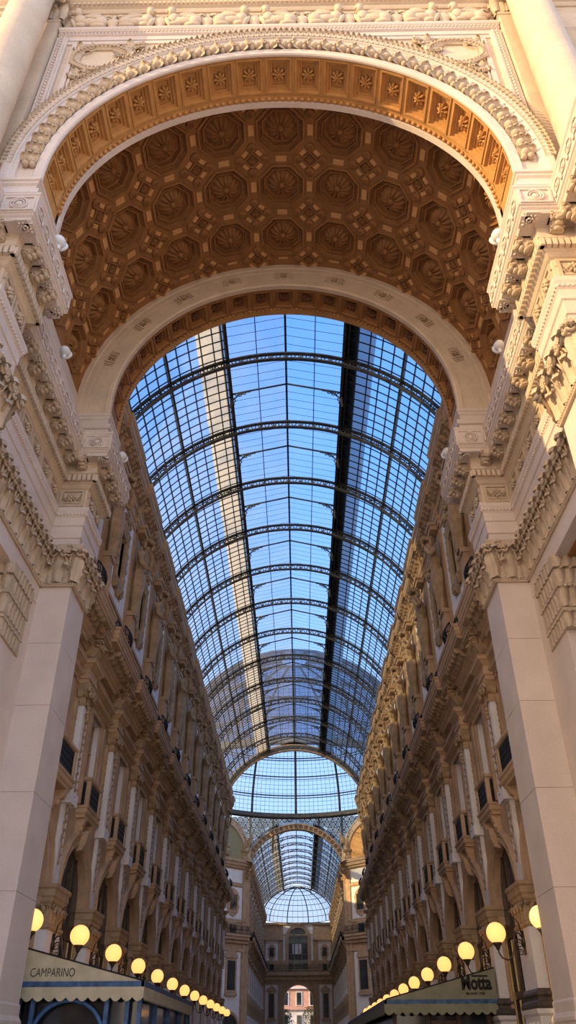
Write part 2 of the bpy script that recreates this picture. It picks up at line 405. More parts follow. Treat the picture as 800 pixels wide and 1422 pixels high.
for s in (-1,1):
    sn=side_name(s); MIR=SX(s,1,1)
    base=(s*XP,YF0,12.78)
    ent=thing('entablature',f'carved marble entablature running along the {sn} side of the entrance passage','entablature',base,0,None)
    def P(name,mb,mats,parent=ent,smooth=False): return build(name,mb,mats,parent,world=base,smooth=smooth)
    # architrave
    m=MB(); m.T=MIR; m.add(*SWEEP(EP,ARCHI))
    for X,i,l in walk(EP,.11,.12): m.add(*E_S, X@T(0,0,15.31)@SX(.04,.035,.04))
    for X,i,l in walk(EP,.09,.21): m.add(*E_S, X@T(0,.03,14.16)@SX(.035,.03,.03))
    P('architrave',m,'marble')
    # frieze with panels
    m=MB(); m.T=MIR; m.add(*SWEEP(EP,FRZ))
    for X,i,l in walk(EP,.155,.28): m.box(-.05,.05,-.02,.14,16.52,16.75,X)
    P('frieze',m,'marble2')
    for X,i,l in walk(EP,1.0,0,.06,.7):
        w=l*.42; m=MB(); m.T=MIR
        for bb in ((-w,w,-.05,.04,15.66,15.74),(-w,w,-.05,.04,16.24,16.32),(-w,-w+.09,-.05,.04,15.74,16.24),(w-.09,w,-.05,.04,15.74,16.24)): m.box(*bb,X)
        m.box(-w+.14,w-.14,-.025,.03,15.79,16.19,X)
        ROSE(m,X@T(0,-.025,15.99)@RX(pi/2),.17,.10)
        for sx in (-1,1):
            for k in range(3): m.add(*SPIRAL(.06,.02,1.4,8,4),X@T(sx*(.2+.06*k),-.03,15.9+.09*k)@SX(sx,1,1))
        P('frieze_panel',m,'carved')
    # cornice
    m=MB(); m.T=MIR; m.add(*SWEEP(EP,CORO))
    for X,i,l in walk(EP,.46,.695,.05,.5):
        if i in (1,2,3,5,6,7) or True:
            if l>.3 and i not in (2,6):
                m.add(*TUBE([(.17*cos(2*pi*k/8)*1.1,-.01,17.76+.15*sin(2*pi*k/8)) for k in range(8)],.022,4,True),X)
                ell(m,(.17,-.02,17.62),(.06,.03,.09),X); ell(m,(0,-.01,17.76),(.06,.025,.06),X)
    for X,i,l in walk(EP,.74,.5,.12,.3,True):
        m.box(-.16,.16,-.14,.14,17.21,17.262,X); ROSE(m,X@T(0,0,17.21)@RX(pi),.12,.07,6)
    P('cornice',m,'marble')
    for i in (0,2,6):   # ringed panels on the faces towards the square
        a=offset_path(EP,.69); p,q=a[i],a[i+1]; xm=(p[0]+q[0])/2; hw=abs(q[0]-p[0])/2-.05
        m=MB(); m.T=MIR; y=p[1]-.001
        for bb in ((xm-hw,xm+hw,y-.03,y+.02,17.5,17.55),(xm-hw,xm+hw,y-.03,y+.02,17.98,18.03),(xm-hw,xm-hw+.05,y-.03,y+.02,17.55,17.98),(xm+hw-.05,xm+hw,y-.03,y+.02,17.55,17.98)): m.box(*bb)
        m.add(*RING(.19,.03),T(xm,y-.02,17.76)); m.add(*RING(.13,.022),T(xm,y-.02,17.76)); ell(m,(xm,y-.01,17.76),(.09,.04,.09),None,None,False)
        P('ringed_panel',m,'marble')
    # modillions
    for X,i,l in walk(EP,.74,.24,-.1 if False else .12,.3):
        if i==0: pass
        XX=MIR@X
        d=Vector(XX.col[1][:3])*-1; p=XX.col[3]
        if mod_mesh is None:
            o=build('modillion',MOD,'carved',ent); mod_mesh=o.data
        else:
            o=bpy.data.objects.new('modillion',mod_mesh); COL.objects.link(o); o.parent=ent
        o.location=(p[0]-base[0],p[1]-base[1],17.26-base[2]); o.rotation_euler=(0,0,atan2(d.y,d.x))
    # acanthus band + capitals
    segs={'capital':(1,2,3,4,6,7,8),'acanthus_frieze':(5,)}
    for nm,ids in segs.items():
        groups=[(2,3),(7,8),(1,)] if nm=='capital' else [(5,6)]
    parts=[('capital',EP[2:6],(0,1,2)),('acanthus_frieze',EP[5:7],(0,)),('capital',EP[6:],(0,1,2)),('capital',EP[:3],(0,1))]
    for nm,path,_ in parts:
        m=MB(); m.T=MIR; m.add(*SWEEP(path,ACAN,True))
        for X,i,l in walk(path,.52,.03,0,.25): m.add(*leafL,X@T(0,0,12.9)@SX(l/.52,1.25,1))
        for X,i,l in walk(path,.52,.03,0,.25,True):
            m.add(*leafH,X@T(0,-.03,12.92)@SX(1,1.2,1)); m.add(*vol,X@T(.17,-.24,13.8)); m.add(*vol,X@T(-.17,-.24,13.8)@SX(-1,1,1))
        for X,i,l in walk(path,.52,.10,0,.25):
            m.add(*LEAF(.46,.3,.15),X@T(0,-.03,13.42)); ROSE(m,X@T(0,-.13,14.03)@RX(pi/2),.11,.09,5)
            m.add(*TUBE([(0,0,13.3),(.05,-.1,13.6),(.14,-.16,13.85)],.035,5),X); m.add(*TUBE([(0,0,13.3),(-.05,-.1,13.6),(-.14,-.16,13.85)],.035,5),X)
        for X,i,l in walk(path,.085,.1): m.add(*E_S,X@T(0,0,12.85)@SX(.03,.03,.03))
        P(nm,m,'carved')
    # ---- pillars
    for (y0,y1,pos) in ((YF0,YF1,'front'),(YP0,YP1,'inner')):
        lb=(f'tall pale marble pillar on the {sn} edge of the gallery mouth' if pos=='inner' else f'marble pillar out front carrying the {sn} foot of the entrance arch')
        pr=thing('marble_pillar',lb,'pillar',(s*XP,y0,0))
        m=MB(); m.T=MIR; zz=[2.55,4.7,6.95,9.2,11.0,12.8]
        for a,b in zip(zz,zz[1:]):
            m.box(XP,XW+.15,y0,y1,a+.006,b-.006)
        m.box(XP+.02,XW+.15,y0+.02,y1-.02,2.5,12.8)
        build('shaft',m,'marble',pr,world=(s*XP,y0,0))
        m=MB(); m.T=MIR; m.box(XP-.06,XW+.2,y0-.06,y1+.06,0,2.1)
        m.add(*SWEEP([(XW+.2,y0),(XP,y0),(XP,y1),(XW+.2,y1)],[(-.2,2.1),(.06,2.1),(.09,2.14),(.09,2.2),(.03,2.3),(.03,2.5),(.0,2.555),(-.2,2.555)]))
        build('base',m,'marble',pr,world=(s*XP,y0,0))
    # ---- wall between the pillars with the side opening
    m=MB(); m.T=MIR
    m.box(XW,9.4,12.6,19.8,12.3,20.4); m.box(XW,9.4,17.75,21.2,0,12.3); m.box(XW,9.4,12.6,13.2,0,12.3)
    m.box(XW-.02,XW+.36,12.7,YP0,12.24,12.78)
    m.box(XG+.35,9.4,21.1,21.4,0,22)
    m.mi=1
    m.box(XW+.3,9.3,13.1,17.85,12.21,12.29)
    for k in range(3): m.add(*COFFER_SQ(1.3,1.4,.12),T(XW+1.15,13.95+1.5*k,12.14)@RX(pi))
    m.mi=2
    for k,(z,h,o) in enumerate(((10.3,.42,.06),(10.72,.1,.12),(10.85,.55,.10),(11.4,.1,.18),(11.5,.42,.16),(11.95,.34,.24))):
        m.box(XW-.02-o*.4,9.4,17.75-o-.15,19.0+o*.5,z,z+h)
        if h>.3:
            for q in range(9):
                x=XW+.06+q*.24
                m.add(*LEAF(h*.95,.23,.14),T(x,17.6-o,z+.01)@SX(1,1.6,1))
            for q in range(5): m.add(*LEAF(h*.85,.2,.1),T(XW-.02-o*.4,17.8+q*.24,z+.02)@RZ(-pi/2)@SX(1,1.1,1))
    tag(build(f'wall_{sn}_portico' if False else f'wall_{sn}',m,['marble','brown','carved']),f'{sn} marble wall of the entrance passage with a side opening','wall',kind='structure')

# ------------------------------------------------------------------ coffered vault
PIT_A=rad(16.2); ROWS=(14.11,16.225,18.34)
def vmap(u,v,w): return (u,v,w)
mb=MB()
mb.add(*ARC([(RV+.5,12.6),(RV+.5,19.8)],ZC,-pi/2,pi/2,44))
mb.add(*ARC([(RV,12.6),(RV,ROWS[0]-1.06)],ZC,-pi/2,pi/2,44)); mb.add(*ARC([(RV,ROWS[2]+1.06),(RV,19.8)],ZC,-pi/2,pi/2,44))
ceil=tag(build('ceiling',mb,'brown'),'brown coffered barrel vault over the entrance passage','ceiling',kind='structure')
def coffer_mesh():
    m=MB(); U=RV*PIT_A/2; V=1.0575; S2=math.sqrt(.5)
    def oct_(a):  # vertices of an octagon with apothem a
        r=a/cos(pi/8); return [(r*cos(pi/8+k*pi/4),r*sin(pi/8+k*pi/4)) for k in range(8)]
    # outer square ring (8 points aligned with octagon)
    t=.414
    sq=[(U,V*t),(U*t,V),(-U*t,V),(-U,V*t),(-U,-V*t),(-U*t,-V),(U*t,-V),(U,-V*t)]
    cor=[(U,V),(-U,V),(-U,-V),(U,-V)]
    seq=[(.86,0),(.845,.08),(.78,.09),(.76,-.03),(.72,-.12),(.65,-.12),(.635,-.03),(.60,-.03),(.59,-.24),(.56,-.26)]
    def cyl(u,w): # bend: local x along the arc, z inward
        a=u/RV; r=RV-w; return (r*sin(a),RV-r*cos(a))
    vs=[];fs=[]
    for u,v in sq: x,z=cyl(u,0); vs.append((x,v,z))
    for u,v in cor: x,z=cyl(u,0); vs.append((x,v,z))
    rings=[0]
    for ap,w in seq:
        n=len(vs); rings.append(n)
        for u,v in oct_(ap): x,z=cyl(u,w); vs.append((x,v,z))
    # reorder: sq index k matches octagon vertex k (pi/8 first)
    for p,q in zip(rings,rings[1:]):
        for k in range(8): fs.append((p+k,p+(k+1)%8,q+(k+1)%8,q+k))
    fs.append((0,8,1)); fs.append((2,9,3)); fs.append((4,10,5)); fs.append((6,11,7))
    q=rings[-1]; fs.append(tuple(q+k for k in range(8)))
    m.add(vs,fs)
    # bead row round the recess
    for k in range(8):
        p,q=oct_(.685)[k],oct_(.685)[(k+1)%8]
        for j in range(7):
            t_=(j+.5)/7; u=p[0]+(q[0]-p[0])*t_; v=p[1]+(q[1]-p[1])*t_; x,z=cyl(u,-.12); m.add(*BOX(-.028,.028,-.028,.028,0,.05),T(x,v,z)@RZ(atan2(q[1]-p[1],q[0]-p[0])))
    # ochre panels at mid edges + bosses
    for (u,v,du,dv) in ((U,0,.10,.19),(-U,0,.10,.19),(0,V,.19,.10),(0,-V,.19,.10)):
        ss=.5
        x,z=cyl(u*(1-.05),.0)
        xx,zz=cyl(u,0)
        m.add(*BOX(-du*(ss if abs(u)>0 else 1),du*(ss if abs(u)>0 else 1),-dv*(ss if abs(v)>0 else 1),dv*(ss if abs(v)>0 else 1),-.02,.035),T(x if abs(u)>0 else 0,v*(1-.05) if abs(v)>0 else 0,z)@RY(-u/RV if False else 0),1)
    return m
def rosette_mesh():
    m=MB(); n=13; NR=7; v=[];f=[]; NA=n*4
    for j in range(NR+1):
        q=j/NR; r=.06+.50*q
        for i in range(NA):
            a=2*pi*i/NA; lob=abs(cos(n*a/2))
            rr=r*(1-(.10*(1-lob) if j==NR else .04*(1-lob)))
            z=.30*sin(pi*min(1,.25+q*.75))*(.3+.7*lob**.7)-.02*q
            v.append((rr*cos(a),rr*sin(a),z))
    for j in range(NR):
        for i in range(NA): f.append((j*NA+i,(j+1)*NA+i,(j+1)*NA+(i+1)%NA,j*NA+(i+1)%NA))
    m.add(v,f); ell(m,(0,0,.2),(.12,.12,.14),None,None,False); 
    for k in range(8): ell(m,(.13*cos(k*pi/4),.13*sin(k*pi/4),.1),(.045,.045,.05))
    return m
def lattice_mesh():
    m=MB(); R45=RZ(pi/4)
    for bb in ((-.23,.23,-.23,-.18,0,.07),(-.23,.23,.18,.23,0,.07),(-.23,-.18,-.18,.18,0,.07),(.18,.23,-.18,.18,0,.07)): m.box(*bb,R45,0)
    m.box(-.18,.18,-.18,.18,-.02,.02,R45,2)
    ROSE(m,T(0,0,.02),.15,.06,8,0)
    for k in range(4):
        a=k*pi/2
        m.box(.27,.41,-.12,.12,-.02,.04,RZ(a+pi/4),1)
        for w,rr in ((.05,.145),(.085,.10)): m.add(*LATHE([(rr+.02,-.03),(rr+.01,w+.04),(rr*.75,w+.06)],14),RZ(a)@T(.46,0,0),0)
        ROSE(m,RZ(a)@T(.46,0,.12),.10,.08,6,0)
    return m
cm=coffer_mesh(); rm=rosette_mesh(); lm=lattice_mesh()
cof0=ros0=lat0=None
for k in range(-5,6):
    for y in ROWS:
        X=ARCM(k*PIT_A,RV,y,ZC)
        if cof0 is None:
            cof0=build('octagonal_coffer',cm,['brown','orange'],ceil); ros0=build('shell_rosette',rm,'brown_dark',cof0,smooth=True)
            ros0.location=(0,0,-.24); ros0.data.materials.clear(); ros0.data.materials.append(M['brown'])
            c=cof0
        else:
            c=cof0.copy(); COL.objects.link(c); r=ros0.copy(); COL.objects.link(r); r.parent=c
        c.matrix_local=X
for k in range(-5,5):
    for y in (ROWS[0]-1.03,(ROWS[0]+ROWS[1])/2,(ROWS[1]+ROWS[2])/2,ROWS[2]+1.03):
        X=ARCM((k+.5)*PIT_A,RV-.005,y,ZC)
        if lat0 is None: lat0=build('lattice_panel',lm,['brown','orange','brown_dark'],ceil); c=lat0
        else: c=lat0.copy(); COL.objects.link(c)
        c.matrix_local=X

# ------------------------------------------------------------------ the two arches
def soffit_coffers(arch,base,y0,y1,matn,rosemat):
    n=21; dA=pi/n; w=RA*dA
    cm=MB(); cm.add(*COFFER_SQ(w*1.012,y1-y0,.2))
    rm=MB(); ROSE(rm,T(0,0,-.2),.23,.17,8); ROSE(rm,T(0,0,-.12),.12,.14,6)
    first=None
    for k in range(n):
        a=-pi/2+(k+.5)*dA
        X=ARCM(a,RA+.03,(y0+y1)/2,ZC)
        if first is None:
            c=build('soffit_coffer',cm,matn,arch); r0=build('rosette',rm,rosemat,c); first=c
        else:
            c=first.copy(); COL.objects.link(c); r=r0.copy(); COL.objects.link(r); r.parent=c
        c.matrix_local=T(-base[0],-base[1],-base[2])@X
def stilt(mb,prof,z0):
    """vertical legs below the springing"""
    for sg in (-1,1):
        k=len(prof); v=[(sg*R,y,ZC) for R,y in prof]+[(sg*R,y,z0) for R,y in prof]
        f=[(j,j+1,k+j+1,k+j) for j in range(k-1)]
        mb.add(v,[q[::-1] for q in f] if sg>0 else f)
base=(0,11.25,SP)
arch=thing('entrance_arch','huge round entrance arch with fruit garland and rosette coffers','arch',base)
PF=[(RA,11.19),(RA,11.14),(6.03,11.1),(6.24,11.08),(6.26,11.14),(6.70,11.14),(6.72,11.06),(6.80,11.04),(6.83,10.99),(6.88,10.97),(7.04,10.94),(7.10,10.98),(7.12,11.06),(7.16,11.10),(7.16,11.4)]
m=MB(); m.add(*ARC(PF,ZC,-pi/2,pi/2,80)); stilt(m,PF,SP)
build('archivolt',m,'marble',arch,world=base,smooth=False)
PR=[(RA+.03,12.54),(RA-.03,12.56),(RA-.03,12.72),(RV,12.74)]
m=MB(); m.add(*ARC(PR,ZC,-pi/2,pi/2,80)); stilt(m,PR,SP); build('inner_rim',m,'marble',arch,world=base)
m=MB(); m.add(*ARC([(RA+.26,11.2),(RA+.26,12.4)],ZC,-pi/2,pi/2,60)); stilt(m,[(RA+.03,11.19),(RA+.03,12.4)],SP); BED=m
m=BED; m.add(*ARC([(RA+.03,12.36),(RA+.03,12.55)],ZC,-pi/2,pi/2,60))
for k in range(90):
    a=-pi/2+pi*(k+.5)/90; X=ARCM(a,RA+.02,12.46,ZC); ell(m,(0,0,.02),(.075,.06,.06),X)
build('soffit_bed',m,'soffit',arch,world=base)
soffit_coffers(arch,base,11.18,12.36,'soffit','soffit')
m=MB(); lf=LEAF(.34,.26)
NG=44
for k in range(NG):
    a=-pi/2+pi*(k+.5)/NG
    X=ARCM(a,6.48,11.12,ZC)@RX(-pi/2)@RZ(0)   # local: x along arc, z -> outwards? y towards camera handled below
    D=1 if k<NG/2 else -1
    Y=Matrix.Identity(4); 
    Y.col[0]=(cos(a),0,-sin(a),0); Y.col[1]=(sin(a),0,cos(a),0); Y.col[2]=(0,-1,0,0); Y.col[3]=(6.46*sin(a),11.12,ZC+6.46*cos(a),1)
    # Y: x along arc, y radial out, z to the viewer
    ell(m,(D*.05,-.04,.07),(.14,.13,.12),Y); ell(m,(-D*.10,.07,.06),(.10,.11,.10),Y); ell(m,(-D*.12,-.11,.05),(.09,.09,.09),Y); ell(m,(D*.16,.04,.05),(.07,.06,.07),Y)
    for q,an in ((0,.5),(1,-.5),(2,0)):
        m.add(*lf,Y@RZ(-D*(pi/2)+an*1.2)@T(0,.02,.02)@RX(pi/2*0-1.2)@SX(1,1,1))
build('fruit_garland',m,'carved',arch,world=base)
m=MB(); lf2=LEAF(.27,.2,.16); lf3=LEAF(.16,.12,.16)
for k in range(128):
    a=-pi/2+pi*(k+.5)/128
    Y=Matrix.Identity(4); Y.col[0]=(cos(a),0,-sin(a),0); Y.col[1]=(sin(a),0,cos(a),0); Y.col[2]=(0,-1,0,0); Y.col[3]=(6.86*sin(a),10.97,ZC+6.86*cos(a),1)
    m.add(*lf2,Y@RX(-pi/2)@SX(1,1.2,1)); m.add(*lf3,Y@T(.085,.0,0)@RX(-pi/2)); ell(m,(.085,.17,.03),(.03,.05,.035),Y)
build('leaf_moulding',m,'carved',arch,world=base)
# back arch
base=(0,19.73,SP)
arch=thing('inner_arch','plain pale stone arch framing the start of the glass roof','arch',base)
PB=[(RA,19.9),(RA,19.73),(6.06,19.69),(6.2,19.69),(6.22,19.73),(6.30,19.73),(6.31,19.75),(6.85,19.75),(6.86,19.73),(7.05,19.73),(7.07,19.69),(7.4,19.69),(7.42,19.8)]
m=MB(); m.add(*ARC(PB,ZC,-pi/2,pi/2,80)); stilt(m,PB,SP); build('archivolt',m,'marble2',arch,world=base)
PB2=[(RA+.05,20.9),(RA-.02,20.92),(RA-.02,21.16),(8.9,21.18)]
m=MB(); m.add(*ARC(PB2,ZC,-pi/2,pi/2,80)); stilt(m,PB2[:3],SP); build('inner_rim',m,'soffit',arch,world=base)
m=MB(); m.add(*ARC([(RA+.26,19.85),(RA+.26,20.95)],ZC,-pi/2,pi/2,60)); stilt(m,[(RA+.03,19.85),(RA+.03,20.95)],SP)
for k in range(110):
    a=-pi/2+pi*(k+.5)/110; ell(m,(0,0,.02),(.055,.04,.05),ARCM(a,RA+.01,20.86,ZC))
build('soffit_bed',m,'brown',arch,world=base)
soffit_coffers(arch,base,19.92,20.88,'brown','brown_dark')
for k in range(9):
    a=rad(-72+18*k)
    Y=Matrix.Identity(4); Y.col[0]=(cos(a),0,-sin(a),0); Y.col[1]=(sin(a),0,cos(a),0); Y.col[2]=(0,-1,0,0); Y.col[3]=(6.58*sin(a),19.75,ZC+6.58*cos(a),1)
    m=MB()
    for bb in ((-.2,.2,-.2,-.16),(-.2,.2,.16,.2),(-.2,-.16,-.16,.16),(.16,.2,-.16,.16)): m.box(*bb,0,.07,Y)
    m.mi=1; ROSE(m,Y@T(0,0,.0),.16,.08,6); m.mi=0
    for sx in (-1,1): m.box(sx*.25,sx*.29,-.18,.18,0,.06,Y); m.box(sx*.33,sx*.36,-.15,.15,0,.05,Y)
    build('carved_square',m,['marble2','tan_carved'],arch,world=base)
# plinths under both arches
for s in (-1,1):
    for (y0,y1,nm) in ((10.97,12.72,'front'),(19.68,21.2,'inner')):
        b=(s*6.0,y0,18.5)
        p=thing('arch_plinth',f'plain marble block under the {side_name(s)} foot of the {"entrance" if nm=="front" else "inner"} arch','plinth',b)
        m=MB(); m.T=SX(s,1,1); m.box(6.0,7.3,y0,y1,18.16,19.34); build('block',m,'marble',p,world=b)
        m=MB(); m.T=SX(s,1,1); m.add(*SWEEP([(7.3,y0),(6.0,y0),(6.0,y1),(7.3,y1)],[(-.3,19.32),(.0,19.32),(.05,19.38),(.05,19.45),(.09,19.48),(.09,19.58),(-.3,19.6)])); build('moulding',m,'marble',p,world=b)

# ------------------------------------------------------------------ front wall above the arch
m=MB()
n=60; RO=7.1
for i in range(n):
    a0=-pi/2+pi*i/n; a1=-pi/2+pi*(i+1)/n
    v=[(RO*sin(a0),11.3,ZC+RO*cos(a0)),(RO*sin(a1),11.3,ZC+RO*cos(a1)),(RO*sin(a1),11.3,31.5),(RO*sin(a0),11.3,31.5)]
    m.add(v,[(0,1,2,3)])
for s in (-1,1): m.box(s*7.08,s*14,11.3,12.6,0,31.5)
m.box(-14,14,11.6,12.6,27.9,31.5)
fw=tag(build('wall_front',m,'marble2'),'pale stone front wall of the monumental entrance around the arch','wall',kind='structure')
for s in (-1,1):
    # spandrel frame + octagon panel
    m=MB(); m.T=SX(s,1,1)
    m.box(6.62,6.98,11.2,11.32,20,27.85); m.box(6.68,6.74,11.16,11.25,20,27.85)
    for k in range(46): ell(m,(6.84,11.18,20.1+k*.17),(.05,.05,.07))
    m.box(6.30,6.45,11.24,11.32,20,27.5); m.box(6.2,6.26,11.26,11.32,20,27.5)
    build('spandrel_strip',m,'marble',fw)
    m=MB(); m.T=SX(s,1,1)
    oc=lambda r,y,x0=5.42,z0=26.55:[(x0+r*1.2*cos(pi/8+k*pi/4),y,z0+r*cos(0)*sin(pi/8+k*pi/4)) for k in range(8)]
    seq=[(.86,11.3),(.86,11.2),(.78,11.17),(.70,11.2),(.66,11.24),(.58,11.24),(.56,11.32),(.48,11.35)]
    vs=[];fs=[]
    for r,y in seq: vs+=oc(r,y)
    for j in range(len(seq)-1):
        for k in range(8): fs.append((j*8+k,j*8+(k+1)%8,j*8+8+(k+1)%8,j*8+8+k))
    m.add(vs,fs); j=len(seq)-1; m.add([vs[j*8+k] for k in range(8)],[tuple(range(8))],None,1)
    for k in range(40):
        a=2*pi*k/40; ell(m,(5.42+.73*1.13*cos(a),11.17,26.55+.73*.95*sin(a)),(.04,.03,.04))
    build('octagon_panel',m,['carved','marble'],fw)
    m=MB(); m.T=SX(s,1,1)
    for (x,z) in ((6.0,25.6),(6.05,27.2),(4.5,27.3),(4.75,26.9),(5.75,25.3)):
        for k in range(4): m.add(*LEAF(.36,.26),T(x,11.26,z)@RY(k*pi/2+.5))
        m.add(*SPIRAL(.16,.05),T(x-.2,11.24,z)); m.add(*SPIRAL(.12,.04),T(x+.1,11.24,z-.22)@SX(-1,1,1))
    build('spandrel_foliage',m,'carved',fw)
# horizontal mouldings, frieze
hp=[(6.98,11.3),(-6.98,11.3)]
def HM(prof,x=6.98): return SWEEP([(x,11.3),(-x,11.3)],prof)
# travel from +x to -x : left normal = (0,-1) towards the viewer
m=MB(); m.add(*HM([(-.1,27.5),(.04,27.5),(.06,27.56),(.06,27.62),(0,27.66),(0,27.72),(.05,27.74),(.05,27.98),(.09,28.0),(.09,28.16),(.16,28.24),(.18,28.3),(.18,28.36),(-.1,28.4)]))
for k in range(120): ell(m,(-6.9+k*.116,11.15,28.08),(.04,.04,.04))
build('architrave',m,'marble',fw)
m=MB(); m.add(*HM([(-.1,29.62),(.05,29.62),(.1,29.7),(.1,29.8),(.18,29.84),(.18,29.98),(.3,30.1),(.34,30.16),(.34,30.4),(.7,30.45),(.7,30.9),(.85,31.1),(.85,31.3),(-.1,31.5)],14))
for k in range(90): m.box(-6.9+k*.155,-6.9+k*.155+.09,11.05,11.2,29.85,29.97)
build('cornice',m,'marble2',fw)
fz=thing('sphinx_frieze','carved relief frieze of winged creatures above the entrance arch','relief',(0,11.3,28.4))
def creature(D):
    m=MB()
    ell(m,(0,-.08,.42),(.42,.14,.20),None,None,False,RY(-.12*D)); ell(m,(D*.33,-.1,.58),(.2,.14,.26),None,None,False); ell(m,(D*.42,-.16,.92),(.13,.13,.15),None,None,False)
    ell(m,(-D*.36,-.1,.40),(.24,.15,.24),None,None,False); ell(m,(D*.5,-.13,.3),(.08,.09,.3),None,None,True,RY(.35*D)); ell(m,(D*.28,-.13,.16),(.22,.09,.09)); ell(m,(-D*.3,-.13,.12),(.28,.09,.09))
    for k in range(5): ell(m,(-D*(.0+.09*k),-.12,.86-.06*k),(.34-.03*k,.06,.06),None,None,True,RY(D*(.35-.12*k)))
    m.add(*TUBE([(-D*.55,-.08,.35),(-D*.72,-.1,.55),(-D*.66,-.1,.8),(-D*.52,-.1,.85),(-D*.5,-.1,.72)],[.07,.06,.06,.05,.04],6))
    ell(m,(D*.42,-.2,1.02),(.15,.1,.07)); ell(m,(D*.55,-.2,.9),(.06,.06,.06))
    return m
cr={1:None,-1:None}
for k in range(9):
    D=1 if k%2 else -1; x=-6.1+k*1.525
    if cr[D] is None: o=build('relief_figure',creature(D),'marble2',fz,smooth=True); cr[D]=o
    else: o=cr[D].copy(); COL.objects.link(o)
    o.location=(x,0,.02)
m=MB(); m.add(*LATHE([(.1,.02),(.06,.12),(.2,.35),(.22,.55),(.1,.7),(.16,.8)],12),T(0,-.06,0)@SX(1,.5,1))
for q in (-1,1): m.add(*SPIRAL(.14,.045),T(q*.25,-.06,.8)@SX(q,1,1))
v0=build('relief_vase',m,'marble2',fz)
for k in range(8):
    o=v0 if k==0 else v0.copy()
    if k: COL.objects.link(o)
    o.location=(-5.34+k*1.525,0,0)
for s in (-1,1):
    sn=side_name(s); b=(s*7.65,11.2,18.5)
    pl=thing('wall_pilaster',f'flat limestone pilaster behind the {sn} giant column','pilaster',b)
    m=MB(); m.T=SX(s,1,1); m.box(7.02,8.35,11.06,11.35,18.8,28.72); m.box(6.98,8.4,11.02,11.35,18.5,19.4); m.box(7.0,8.37,11.04,11.35,28.6,28.74)
    build('shaft',m,'marble2',pl,world=b)
    m=MB(); m.T=SX(s,1,1); pth=[(8.4,11.1),(7.0,11.1),(7.0,11.35)]
    m.add(*SWEEP([(8.4,11.08),(7.02,11.08),(7.02,11.4)],[(-.02,28.7),(.02,28.7),(.02,29.7),(.2,29.8),(.2,29.95),(-.02,29.98)]))
    for X,i,l in walk(pth[:2],.34,.03,.1): m.add(*LEAF(.6,.34),X@T(0,0,28.8))
    for X,i,l in walk(pth[:2],.34,.03,0,.2,True): m.add(*LEAF(1.0,.3),X@T(0,0,28.8)); m.add(*SPIRAL(.16,.05),X@T(0,-.2,29.65))
    for X,i,l in walk(pth[1:],.2,.03,0,.1): m.add(*LEAF(.6,.2),X@T(0,0,28.8)); m.add(*LEAF(.95,.2),X@T(.05,0,28.8))
    build('capital',m,'carved',pl,world=b)
    b=(s*7.62,10.35,18.7)
    cl=thing('giant_column',f'smooth round stone column standing at the {sn} of the entrance arch','column',b)
    m=MB(); m.add(*LATHE([(.62,.9),(.60,1.2),(.595,4),(.575,8),(.54,12.2)],40)); build('shaft',m,'marble2',cl,smooth=True)
    m=MB(); m.box(-.82,.82,-.82,.82,-.2,.3); m.add(*LATHE([(.8,.3),(.84,.4),(.8,.5),(.7,.55),(.68,.62),(.74,.7),(.74,.8),(.66,.84),(.62,.92)],36)); build('base',m,'marble',cl)
    # wide flank wall outer mouldings behind the column
    m=MB(); m.T=SX(s,1,1); m.box(8.5,11,11.2,11.32,20,28.0); m.box(8.7,10.8,11.1,11.25,26.2,27.2)
    for q in range(3): m.add(*LEAF(.5,.4),T(9.0+q*.6,11.1,25.2)); 
    for q in range(3): m.add(*RING(.3-.08*q,.05),T(9.6,11.15,24.6))
    build('flank_panel',m,'carved',fw)

# ------------------------------------------------------------------ gallery side walls
def arch_pts(hw,zs,n=16): return [(hw*cos(pi-pi*i/n),zs+hw*sin(pi*i/n)) for i in range(n+1)]
HWA=1.62; ZS=5.5
def gallery_wall(m,yc,y_lo,y_hi):
    """bay in local frame: x = outward to the aisle (0 = wall face), y along, z up"""
    h=(y_hi-y_lo)/2
    def face(a,b,c,d): m.add([(0,a,c),(0,b,c),(0,b,d),(0,a,d)],[(0,1,2,3)])
    face(-h,-HWA,0,ZS); face(HWA,h,0,ZS)
    ap=arch_pts(HWA,ZS)
    for (ya,za),(yb,zb) in zip(ap,ap[1:]):
        m.add([(0,ya,za),(0,yb,zb),(0,yb,8.0),(0,ya,8.0)],[(0,1,2,3)])
        m.add([(0,ya,za),(0,yb,zb),(-.22,yb,zb),(-.22,ya,za)],[(0,3,2,1)])
    face(-h,-HWA,ZS,8.0); face(HWA,h,ZS,8.0)
    for q in (-1,1): m.add([(0,q*HWA,0),(0,q*HWA,ZS),(-.22,q*HWA,ZS),(-.22,q*HWA,0)],[(0,1,2,3)])
    # window 1 hole (hw .72, 8.3-11.45), upper window hole (hw .5, 17.5-19.6)
    for hw,z0,z1,za,zb in ((.72,8.3,11.45,8.0,14.4),(.5,17.45,19.5,14.4,23.2)):
        face(-h,-hw,za,zb); face(hw,h,za,zb); face(-hw,hw,za,z0); face(-hw,hw,z1,zb)
        dd=.30
        m.add([(0,-hw,z0),(0,hw,z0),(0,hw,z1),(0,-hw,z1),(-dd,-hw,z0),(-dd,hw,z0),(-dd,hw,z1),(-dd,-hw,z1)],[(0,1,5,4),(1,2,6,5),(2,3,7,6),(3,0,4,7)],None,1 if z0<12 else 0)
def side_rot(s): return 0 if s<0 else pi
def bay_loc(s,y,z=0): return (s*XG,y,z)

